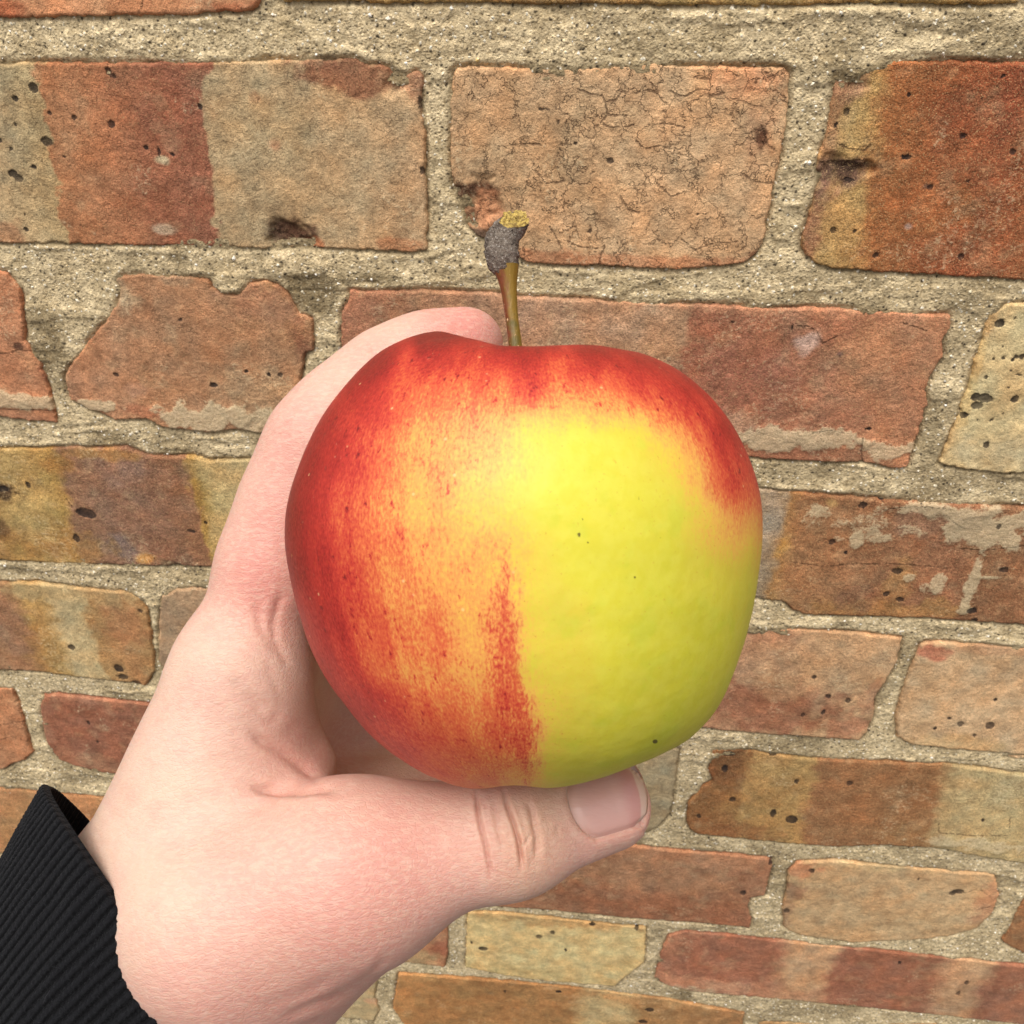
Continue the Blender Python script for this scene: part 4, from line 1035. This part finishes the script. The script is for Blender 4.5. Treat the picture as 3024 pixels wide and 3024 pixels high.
def hand_sdf(p):
    palm = cone(p, I_M, WR, 12.5, 18.0)
    palm = smin(palm, cone(p, M_M, WM, 13.0, 21.0), 9)
    palm = smin(palm, cone(p, R_M, WM, 12.5, 20.0), 9)
    palm = smin(palm, cone(p, L_M, WL, 11.5, 17.0), 9)
    arm = cone(p, J(300, 1800, 192), FA, 22.5, 22.0)
    palm = smin(palm, arm, 14)
    # thumb column and the pad at its root
    th = cone(p, T_C, T_M, 20.0, 15.2)
    th = smin(th, cone(p, J(500, 1790, 182), J(690, 1680, 172), 20.0, 12.0), 10)
    palm = smin(palm, th, 9)
    # web of skin between thumb and index
    w1 = cone(p, J(425, 1400, 181), J(548, 1478, 183), 8.0, 7.0)
    w1 = smin(w1, cone(p, J(470, 1230, 185), J(585, 1440, 190), 6.0, 5.0), 6)
    w1 = smin(w1, cone(p, J(400, 1480, 178), J(480, 1340, 183), 11.0, 8.0), 8)
    palm = smin(palm, w1, 7)
    # hollow of the palm behind the fruit
    hp = cone(p, J(545, 1215, 240), J(810, 1420, 268), 14.0, 14.0)
    hp = smin(hp, cone(p, J(560, 1580, 228), J(900, 1500, 258), 15.0, 15.0), 3)
    hp = smin(hp, cone(p, J(590, 1330, 254), J(700, 1470, 264), 15.0, 16.0), 2)
    hp = smin(hp, cone(p, J(610, 1640, 202), J(880, 1592, 214), 13.0, 10.5), 4)  # unseen bulk added behind the thumb to keep light out of the hollow
    hp = smin(hp, cone(p, J(700, 1620, 222), J(940, 1590, 244), 13.0, 12.0), 4)
    hp = smin(hp, cone(p, J(660, 1560, 226), J(880, 1500, 246), 15.0, 15.0), 8)
    hp = smin(hp, cone(p, J(640, 1340, 250), J(790, 1450, 260), 17.0, 18.0), 8)
    palm = smin(palm, hp, 9)
    d = palm
    for ch, rs in (((I_M, I_H, I_K, I_P, I_N, I_D, I_E, I_T), (11.0, 9.4, 9.0, 8.8, 8.0, 7.8, 7.3, 6.9)), ((M_M, M_P, M_D, M_T), (11.5, 9.4, 8.3, 7.0)),
                   ((R_M, R_P, R_D, R_T), (11.0, 8.8, 7.8, 6.6)), ((L_M, L_P, L_D, L_T), (10.0, 7.8, 6.9, 5.8))):
        f = chain(p, ch, rs, 7.0)
        dist = np.linalg.norm(p - ch[0], axis=1)
        d = smin(d, f, np.clip(9 - dist / 4.0, 1.2, 9))
    tp = cone(p, T_M, T_I, 14.2, 9.9)
    tp = smin(tp, cone(p, T_I, T_T, 10.3, 8.0, NAIL_N, 0.86), 5)
    tp = smin(tp, ell(p, T_I, np.array([10.4, 9.7, 9.7])), 4)
    d = smin(d, tp, 7)
    # the fruit presses a flat into the skin
    da = ell(p, A_C, np.array([41.0, 38.5, 41.0]))
    return d


def surface_nets(f, lo, hi, h):
    n = np.ceil((hi - lo) / h).astype(int) + 1
    hc = 4
    nc = (n + hc - 1) // hc + 2
    gx = [lo[i] + np.arange(nc[i]) * h * hc for i in range(3)]
    G = np.stack(np.meshgrid(*gx, indexing='ij'), -1).reshape(-1, 3)
    cv = f(G).reshape(nc)
    nf = (nc - 1) * hc
    near = np.abs(cv) < h * hc * 2.6
    nb = near[:-1, :-1, :-1].copy()
    for a in (0, 1):
        for b in (0, 1):
            for c in (0, 1):
                nb |= near[a:nc[0] - 1 + a, b:nc[1] - 1 + b, c:nc[2] - 1 + c]
    val = np.repeat(np.repeat(np.repeat(cv[:-1, :-1, :-1], hc, 0), hc, 1), hc, 2).astype(np.float32)
    bi = np.argwhere(nb)
    off = np.stack(np.meshgrid(*[np.arange(hc)] * 3, indexing='ij'), -1).reshape(-1, 3)
    for s0 in range(0, len(bi), 6000):
        ii = (bi[s0:s0 + 6000, None, :] * hc + off[None]).reshape(-1, 3)
        val[ii[:, 0], ii[:, 1], ii[:, 2]] = f(lo + ii * h)
    ins = val < 0
    cube = [(a, b, c) for a in (0, 1) for b in (0, 1) for c in (0, 1)]
    m = [slice(0, -1), slice(1, None)]
    cnt = sum(ins[m[a], m[b], m[c]].astype(np.int8) for a, b, c in cube)
    act = (cnt > 0) & (cnt < 8)
    ci = np.argwhere(act)
    vid = -np.ones(act.shape, int); vid[act] = np.arange(len(ci))
    acc = np.zeros((len(ci), 3)); wsum = np.zeros(len(ci))
    for (a, b, c) in cube:
        for ax in range(3):
            if (a, b, c)[ax]:
                continue
            e = [a, b, c]; e[ax] = 1
            v0 = val[ci[:, 0] + a, ci[:, 1] + b, ci[:, 2] + c]; v1 = val[ci[:, 0] + e[0], ci[:, 1] + e[1], ci[:, 2] + e[2]]
            x = (v0 < 0) != (v1 < 0)
            t = np.where(x, v0 / np.where(x, v0 - v1, 1), 0)
            pp = np.tile(np.array([a, b, c], float), (len(ci), 1)); pp[:, ax] += t
            acc[x] += pp[x]; wsum[x] += 1
    P_ = lo + (ci + acc / wsum[:, None]) * h
    quads = []
    for ax in range(3):
        s0 = [slice(None)] * 3; s1 = [slice(None)] * 3
        s0[ax] = slice(0, -1); s1[ax] = slice(1, None)
        A0, A1 = ins[tuple(s0)], ins[tuple(s1)]
        e = np.argwhere(A0 != A1)
        o1, o2 = (ax + 1) % 3, (ax + 2) % 3
        ok = (e[:, o1] > 0) & (e[:, o2] > 0) & (e[:, o1] < act.shape[o1]) & (e[:, o2] < act.shape[o2]) & (e[:, ax] < act.shape[ax])
        e = e[ok]
        fl_ = A0[tuple(e.T)]
        d1 = np.zeros(3, int); d1[o1] = 1
        d2 = np.zeros(3, int); d2[o2] = 1
        qs = np.stack([vid[tuple((e - d1 - d2).T)], vid[tuple((e - d2).T)], vid[tuple(e.T)], vid[tuple((e - d1).T)]], 1)
        qs = np.where(fl_[:, None], qs, qs[:, ::-1])
        quads.append(qs)
    return P_, np.concatenate(quads)


def grad(f, p, e=0.25):
    g_ = np.stack([f(p + np.eye(3)[i] * e) - f(p - np.eye(3)[i] * e) for i in range(3)], 1) / (2 * e)
    return g_


HP, HQ = surface_nets(hand_sdf, np.array([-118., -150., 128.]), np.array([40., 52., 286.]), 0.85)
for it in range(2):
    g_ = grad(hand_sdf, HP)
    HP = HP - g_ * (hand_sdf(HP) / np.maximum((g_ ** 2).sum(1), .2))[:, None]


def refine(P_, Q_, fixed, sel):
    """split the selected quads in four; midpoints on the rim of the selection stay on their edge"""
    q = Q_[sel]
    e = np.stack([q, np.roll(q, -1, 1)], -1).reshape(-1, 2); e.sort(1)
    ue, inv, cnt = np.unique(e, axis=0, return_inverse=True, return_counts=True)
    inv = inv.reshape(-1, 4); n0 = len(P_)
    mid = (P_[ue[:, 0]] + P_[ue[:, 1]]) / 2
    cen = P_[q].mean(1)
    em = n0 + inv; ci_ = n0 + len(ue) + np.arange(len(q))
    nq_ = np.concatenate([np.stack([q[:, i], em[:, i], ci_, em[:, (i + 3) % 4]], 1) for i in range(4)])
    fx_ = np.concatenate([fixed, cnt == 1, np.zeros(len(q), bool)])
    return np.concatenate([P_, mid, cen]), np.concatenate([Q_[~sel], nq_]), fx_


fixed = np.zeros(len(HP), bool)
for lev in range(2):
    fc = HP[HQ].mean(1)
    qx, qy = 966 + FPX * fc[:, 0] / fc[:, 2], 966 - FPX * fc[:, 1] / fc[:, 2]
    sel = (fc[:, 2] < 200) & (((qx > 840) & (qy > 1440) & (qx < 1260)) | ((qx > 455) & (qx < 700) & (qy > 1040) & (qy < 1530)))
    n0 = len(HP)
    HP, HQ, fixed = refine(HP, HQ, fixed, sel)
    mv = np.arange(len(HP)) >= n0
    mv &= ~fixed
    for it in range(2):
        g_ = grad(hand_sdf, HP[mv])
        HP[mv] -= g_ * (hand_sdf(HP[mv]) / np.maximum((g_ ** 2).sum(1), .2))[:, None]
HN = grad(hand_sdf, HP, 0.5); HN /= np.linalg.norm(HN, axis=1)[:, None]
hx, hy = 966 + FPX * HP[:, 0] / HP[:, 2], 966 - FPX * HP[:, 1] / HP[:, 2]
VW = -HP / np.linalg.norm(HP, axis=1)[:, None]
face = np.clip((HN * VW).sum(1) * 2.5, 0, 1)                  # skin turned to this side carries the traced folds


def tz(l):      # thumb close-up view -> picture
    return [(830.5 + x * .2315, 1373.6 + y * .2315) for x, y in l]


def wz(l):      # web close-up view -> picture
    return [(383.3 + x * .3308, 958.3 + y * .3308) for x, y in l]


CREASE = [(tz([(288, 440), (300, 620), (330, 800), (370, 950), (385, 1050), (410, 1170), (415, 1260)]), 4.0, .62, .8), (tz([(520, 470), (540, 620), (600, 780), (640, 930), (660, 1060), (668, 1190)]), 4.0, .8, .9),
          (tz([(440, 560), (445, 700), (470, 830), (500, 940), (520, 1010)]), 5.0, .4, .35), (tz([(700, 560), (745, 680), (765, 780), (790, 900), (785, 1100)]), 6.0, .5, .35), (tz([(330, 560), (345, 640)]), 5, .15, .2), (tz([(960, 800), (955, 860)]), 4, .2, .2), (tz([(660, 985), (700, 930), (740, 865)]), 3, .2, -.3),
          (wz([(240, 1585), (330, 1606), (420, 1612), (540, 1615), (710, 1600), (800, 1592)]), 9.0, 1.1, .7), (wz([(230, 1240), (330, 1330), (450, 1400), (560, 1480), (660, 1555), (730, 1600)]), 10.0, .6, .5),
          (wz([(290, 480), (300, 560), (330, 680), (390, 800), (440, 880)]), 9.0, .28, .35), (wz([(470, 440), (430, 540), (400, 660), (410, 760), (460, 860), (530, 960)]), 8.0, .36, .5), (wz([(350, 830), (380, 930), (420, 1040), (470, 1150)]), 8, .12, .2), (wz([(140, 950), (260, 1080), (380, 1180)]), 14, .5, .2),
          ([(689, 648), (698, 658), (712, 684)], 4.5, .4, .5), ([(520, 800), (545, 800), (575, 790)], 6, .25, .2), ([(508, 815), (540, 822)], 6, .2, .2), ([(534, 775), (560, 772)], 5, .2, .2),
          ([(520, 1925), (570, 1905), (620, 1885), (680, 1850)], 9, .35, .3), ([(600, 1900), (650, 1880), (700, 1840), (735, 1800)], 8, .35, .3), ([(480, 1905), (560, 1880), (640, 1840)], 10, .2, .2), ([(500, 1960), (580, 1935), (640, 1915)], 9, .3, .3)]
disp = np.zeros(len(HP)); rede = np.zeros(len(HP))
for l, w, dep, rd in CREASE:
    dd = line_dist(hx, hy, l)
    la = np.array(l, float)
    end = np.minimum(np.hypot(hx - la[0, 0], hy - la[0, 1]), np.hypot(hx - la[-1, 0], hy - la[-1, 1]))
    ll = np.hypot(*np.diff(la, axis=0).T).sum()
    tap = sstep(0, .24, end / ll) * (0.85 + 0.3 * fbm(hx / 45, hy / 45, 15, 2))
    e_ = np.exp(-(dd / w) ** 2) * face * tap
    disp -= dep * e_ - dep * .25 * np.exp(-((dd - 2.2 * w) / (1.3 * w)) ** 2) * face * tap
    rede += rd * np.exp(-(dd / (w * 1.1)) ** 2) * face * tap

# thumb nail: outline in the picture, laid on the finger
NA_ = math.atan2(1576 - 1508, 1106 - 1225)


def nail_uv(x, y):
    # s: 0 at the root .. 1 at the free edge ; t: -1 upper side .. 1 lower side
    ax_ = np.array([0.958, -0.287]); ay_ = np.array([0.287, 0.958])
    dx, dy = np.asarray(x) - 1092.0, np.asarray(y) - 1518.0
    return (dx * ax_[0] + dy * ax_[1]) / 113.0, (dx * ay_[0] + dy * ay_[1]) / 78.0


ns, nt = nail_uv(hx, hy)
bow = 0.14 * (1 - nt ** 2) - 0.10 * np.clip(np.abs(nt), 0, 1) ** 4                      # rounded root and tip
inn = np.minimum.reduce([(1.0 - np.abs(nt)) * 76, (ns + bow * 1.2 - 0.0) * 113, (1.04 + bow - ns) * 113])
thumbside = (hx > 1000) & (face > 0)
disp -= np.where(thumbside, 0.72 * sstep(-1, 6, inn), 0)
disp += np.where(thumbside & (ns < 0.9), 0.20 * np.exp(-((inn + 9) / 9.0) ** 2), 0)
rede += np.where(thumbside, .35 * np.exp(-((inn + 3) / 5.0) ** 2), 0)
HP2 = HP + HN * disp[:, None]

# skin colour of its own: pale, pinker on knuckles, web and fingertip
PINK = [(1230, 1540, 60, .35), (960, 1560, 60, .05), (760, 1560, 120, .25), (850, 1650, 120, .25), (560, 1000, 70, .35), (480, 1080, 60, .4), (520, 1150, 60, .5), (600, 1420, 70, .45), (900, 620, 70, .55), (800, 620, 60, .3), (640, 720, 60, .2), (440, 1340, 90, .1), (480, 1950, 140, .45), (620, 1800, 140, .35), (300, 1900, 80, .25), (420, 1640, 60, .1), (1100, 1640, 80, .4), (560, 800, 60, .3), (380, 1150, 60, .1), (700, 660, 30, .3), (500, 960, 60, .35), (540, 860, 50, .3), (880, 610, 60, .3), (450, 1080, 50, .2), (980, 1620, 60, .2), (700, 1720, 120, .2)]
pk = np.zeros(len(HP))
for x, y, s_, v in PINK:
    pk += 1.05 * v * np.exp(-((hx - x) ** 2 + (hy - y) ** 2) / (2 * s_ * s_))
dry = np.exp(-((hx - 1000) ** 2 / (2 * 45 ** 2) + (hy - 1590) ** 2 / (2 * 80 ** 2)))
H_O = J(300, 1790, 190)
H_MAT = cam_matrix(H_O)
person = link('person', None, matrix=H_MAT, label='pale bare left hand in a black ribbed cuff, gripping the apple from below and behind', category='person')
me = mesh_np('hand', to_local(HP2, H_MAT), HQ)
set_f(me, 'pink', np.clip(pk, 0, 1)); set_f(me, 'crease', np.clip(rede, -1, 1.2)); set_f(me, 'dry', dry)


def skin_material():
    g = NT('skin')
    oc = g.new('ShaderNodeTexCoord').outputs['Object']
    st = g.vmath('MULTIPLY', oc, (0.42, 1.0, 0.7))
    base = lin((205, 168, 149))
    n_big = g.noise(oc, 55, 4, .6)
    n_mid = g.noise(st, 420, 3, .6)
    n_fin = g.noise(st, 1500, 3, .6)
    col = g.mix(g.ramp(n_big, .40, .60), base, lin((208, 175, 153)))
    col = g.mix(g.math('MULTIPLY', g.attr('pink'), .85), col, lin((198, 124, 112)))
    col = g.mix(g.ramp(n_mid, .45, .72, 0, .16), col, lin((198, 136, 120)))
    blotch = g.noise(oc, 120, 3, .6)
    col = g.mix(g.ramp(blotch, .48, .70, 0, .15), col, lin((198, 130, 112)))
    col = g.mix(g.ramp(n_fin, .42, .66, 0, .30), col, lin((216, 188, 166)))
    col = g.mix(g.math('MULTIPLY', g.attr('dry'), .45), col, lin((198, 164, 130)))
    col = g.mix(g.math('MULTIPLY', g.math('MAXIMUM', g.attr('crease'), 0.0), .42), col, lin((170, 92, 74)))
    g.put(g.b.inputs['Base Color'], col)
    g.put(g.b.inputs['Roughness'], .52)
    g.put(g.b.inputs['Specular IOR Level'], .35)
    g.put(g.b.inputs['Subsurface Weight'], .35)
    g.put(g.b.inputs['Subsurface Radius'], (1.0, .38, .22))
    g.put(g.b.inputs['Subsurface Scale'], .0022)
    wv = g.vmath('ADD', oc, g.vmath('MULTIPLY', g.noise(oc, 500, 2, .5, out=1), (.0009,) * 3))
    v1 = g.voro(g.vmath('MULTIPLY', wv, (.45, 1.0, .8)), 1700, 'DISTANCE_TO_EDGE')
    lines = g.ramp(v1, 0.0, 0.16, 0.0, 1.0)
    h = g.math('ADD', g.math('MULTIPLY', lines, .30), g.math('ADD', g.math('MULTIPLY', n_fin, .6), g.math('MULTIPLY', g.noise(g.vmath('MULTIPLY', oc, (.5, 1, .6)), 900, 3, .6), .5)))
    wr = g.noise(g.vmath('MULTIPLY', g.vmath('ADD', oc, g.vmath('MULTIPLY', g.noise(oc, 150, 2, .5, out=1), (.004,) * 3)), (1.0, .10, .3)), 900, 3, .6)
    h = g.math('ADD', h, g.math('MULTIPLY', g.math('MULTIPLY', wr, g.attr('dry')), 1.6))
    g.put(g.b.inputs['Normal'], g.bump(h, .00024, .6))
    return g.m


M_SKIN = skin_material()
link('hand', me, M_SKIN, person, H_MAT, label='pale left hand with thumb below and fingers behind the apple')

# nail plate
SS, TT = np.meshgrid(np.linspace(0, 1, 40), np.linspace(-1, 1, 44), indexing='ij')
bw = 0.14 * (1 - TT ** 2) - 0.10 * np.abs(TT) ** 4
S2 = -bw * 1.2 + SS * (1.03 + bw * 2.1)
T2 = TT * (1 - 0.16 * sstep(.62, 1.0, SS) ** 2 - 0.06 * sstep(.25, 0, SS))
dx = S2 * 113 * 0.958 + T2 * 78 * 0.287; dy = S2 * 113 * (-0.287) + T2 * 78 * 0.958
rd_ = cray((1092 + dx).ravel(), (1518 + dy).ravel())
tpar = np.full(len(rd_), 150.0)
for it in range(60):
    tpar += np.clip(hand_sdf(rd_ * tpar[:, None]), -3, 3) * .85
Np = rd_ * np.clip(tpar, 140, 185)[:, None]
gN = grad(hand_sdf, Np, .5); gN /= np.linalg.norm(gN, axis=1)[:, None]
lift = -0.62 + 0.56 * sstep(0, .22, (1 - np.abs(TT))).ravel() * sstep(0, .16, SS).ravel() + .10 * sstep(.80, 1.0, SS).ravel()
Np = Np + gN * lift[:, None]
id_ = np.arange(SS.size).reshape(SS.shape)
nq = np.stack([id_[:-1, :-1], id_[1:, :-1], id_[1:, 1:], id_[:-1, 1:]], -1).reshape(-1, 4)
under = Np - gN * 0.45                              # a nail has thickness at its free edge
bnd = np.concatenate([id_[:, 0], id_[-1, 1:], id_[-2::-1, -1], id_[0, -2:0:-1]])
vN = np.concatenate([Np, under[bnd]])
nb0 = len(Np) + np.arange(len(bnd)); nb1 = np.roll(nb0, -1)
sk = np.stack([bnd, np.roll(bnd, -1), nb1, nb0], 1)
me = mesh_np('thumb_nail', to_local(vN, H_MAT), np.concatenate([nq[:, ::-1], sk]))
set_f(me, 'along', np.concatenate([SS.ravel(), SS.ravel()[bnd]])); set_f(me, 'across', np.concatenate([TT.ravel(), TT.ravel()[bnd]]))
g = NT('nail_plate')
oc = g.new('ShaderNodeTexCoord').outputs['Object']
al, ac = g.attr('along'), g.attr('across')
e2 = g.math('ADD', al, g.math('MULTIPLY', g.math('SUBTRACT', g.noise(oc, 500, 2, .5), .5), .03))
col = g.mix(g.ramp(al, .0, .30), lin((202, 162, 148)), lin((200, 154, 142)))
col = g.mix(g.ramp(e2, .62, .82, 0, .55), col, lin((192, 128, 120)))
col = g.mix(g.ramp(g.math('ABSOLUTE', ac), .2, .9, 0, .3), col, lin((188, 136, 122)))
col = g.mix(g.ramp(e2, .885, .91, 0, .8), col, lin((208, 180, 160)))
col = g.mix(g.ramp(e2, .97, .995), col, lin((188, 144, 124)))
g.put(g.b.inputs['Base Color'], col)
g.put(g.b.inputs['Roughness'], .30); g.put(g.b.inputs['Subsurface Weight'], .25); g.put(g.b.inputs['Subsurface Radius'], (1, .4, .3)); g.put(g.b.inputs['Subsurface Scale'], .001)
g.put(g.b.inputs['Normal'], g.bump(g.noise(g.vmath('MULTIPLY', oc, (.25, 1, 1)), 1400, 2, .5), .00012, .5))
link('thumb_nail', me, g.m, person, H_MAT, label='short pinkish thumb nail with a pale free edge')

# black ribbed cuff
NR, NL = 1298, 170
ang = np.linspace(0, 2 * np.pi, NR, endpoint=False)
c0, c1 = J(274, 1802, 184), J(-10, 2085, 176)
d_im = np.array([0.492, -0.871, 0.0])                  # along the opening, camera axes (y up)
perp = np.array([0.871, 0.492, 0.0])
a1_0, a2_0 = d_im * 38.5, perp * -12.5 + np.array([0, 0, 27.0])
a1_1, a2_1 = d_im * 25.0, perp * -6.0 + np.array([0, 0, 27.0])
tl = np.concatenate([np.linspace(0, 1, NL - 30), np.linspace(1.027, 1.8, 30)])
A_, Tl = np.meshgrid(ang, tl, indexing='xy')
NRIB = 118
wob = 0.10 * fbm(Tl * 9 + 3, A_ * 6, 71, 3)
phase = NRIB * (A_ + 0.012 * fbm(A_ * 2, Tl * 3, 72, 3)) + wob * 3
rib = np.abs(np.cos(phase / 2)) ** 0.8
stitch = np.sin(Tl * 2 * np.pi * 50 + np.sign(np.cos(phase)) * np.abs(np.sin(phase)) * 1.3)
hgt = (0.5 * rib + 0.10 * stitch * (0.4 + rib) + 0.10 * fbm(A_ * 60, Tl * 60, 73, 3)) * (0.35 + 0.65 * sstep(0, .05, Tl))
tail = np.clip(Tl - 1, 0, None)[..., None]              # past the cuff the sleeve runs on along the forearm
Tc = np.minimum(Tl, 1)[..., None]
c2, a1_2, a2_2 = J(-300, 2560, 176), d_im * 33.0, perp * -6.0 + np.array([0, 0, 33.0])
e1 = a1_0 * (1 - Tc) + a1_1 * Tc + (a1_2 - a1_1) * tail / .8
e2_ = a2_0 * (1 - Tc) + a2_1 * Tc + (a2_2 - a2_1) * tail / .8
cc_ = c0 * (1 - Tc) + c1 * Tc + (c2 - c1) * tail / .8
flare = 1 + 0.0 * Tl
base_p = cc_ + np.cos(A_)[..., None] * e1 + np.sin(A_)[..., None] * e2_ + perp * (4.0 * np.sin(A_) ** 2 * np.clip(1 - Tl, 0, 1))[..., None]
nrm = np.cos(A_)[..., None] * e1 / (38.5 ** 2) + np.sin(A_)[..., None] * e2_ / (31.0 ** 2)
nrm /= np.linalg.norm(nrm, axis=-1)[..., None]
slack = 0.8 * fbm(np.cos(A_) * 2 + 4, Tl * 3 + np.sin(A_) * 2, 75, 3)
roll = -1.6 * (1 - sstep(0, 0.03, Tl))               # the hem turns in
outer = base_p + nrm * (hgt + slack + roll)[..., None]
inner = base_p + nrm * (-2.2 + slack + 0.3 * rib)[..., None]
VV = np.concatenate([inner[::-1][-40:], outer])       # a turned-in inner layer, then outside
nrow = VV.shape[0]
id_ = np.arange(nrow * NR).reshape(nrow, NR); nx_ = np.roll(id_, -1, 1)
cq = np.stack([id_[:-1], nx_[:-1], nx_[1:], id_[1:]], -1).reshape(-1, 4)
me = mesh_np('sleeve_cuff', to_local(VV, H_MAT), cq)
set_f(me, 'rib', np.concatenate([np.zeros((40, NR)), rib]).ravel())
g = NT('black_cotton_rib')
oc = g.new('ShaderNodeTexCoord').outputs['Object']
n_ = g.noise(oc, 1800, 3, .7)
col = g.mix(g.ramp(g.attr('rib'), .5, 1.0), lin((6, 6, 7)), lin((22, 22, 24)))  # grooves darker, crests lighter: shade between the ribs put into the colour
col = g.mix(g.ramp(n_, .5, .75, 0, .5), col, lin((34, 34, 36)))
g.put(g.b.inputs['Base Color'], col); g.put(g.b.inputs['Roughness'], .95); g.put(g.b.inputs['Specular IOR Level'], .15)
g.put(g.b.inputs['Sheen Weight'], .03); g.put(g.b.inputs['Sheen Roughness'], .4)
g.put(g.b.inputs['Normal'], g.bump(n_, .0006, .9))
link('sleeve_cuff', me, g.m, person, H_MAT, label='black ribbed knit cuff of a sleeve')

# stray fibres standing off the cuff
frng = np.random.default_rng(5)
nf_ = 900
fi, fj = frng.integers(0, NL, nf_), frng.integers(0, NR, nf_)
b0 = outer[fi, fj]; nd = nrm[fi, fj]
fd = nd * frng.uniform(.3, 1.0, (nf_, 1)) + frng.normal(0, .55, (nf_, 3)); fd /= np.linalg.norm(fd, axis=1)[:, None]
ln_ = (0.5 + 1.5 * frng.random((nf_, 1)) ** 2)
bend = frng.normal(0, .35, (nf_, 3))
pts = [b0, b0 + fd * ln_ * .5 + bend * .25, b0 + fd * ln_ + bend]
sd_ = np.cross(fd, frng.normal(size=(nf_, 3))); sd_ /= np.linalg.norm(sd_, axis=1)[:, None]
wd_ = 0.022
fv = np.stack([pts[0] - sd_ * wd_, pts[0] + sd_ * wd_, pts[1] + sd_ * wd_, pts[1] - sd_ * wd_, pts[2] + sd_ * wd_ * .5, pts[2] - sd_ * wd_ * .5], 1).reshape(-1, 3)
k6 = 6 * np.arange(nf_)[:, None]
ff = np.concatenate([k6 + np.array([[0, 1, 2, 3]]), k6 + np.array([[3, 2, 4, 5]])])
g = NT('black_fibre')
g.put(g.b.inputs['Base Color'], lin((46, 45, 48))); g.put(g.b.inputs['Roughness'], .7)
link('cuff_fuzz', mesh_np('cuff_fuzz', to_local(fv, H_MAT), ff), g.m, person, H_MAT, kind='stuff')
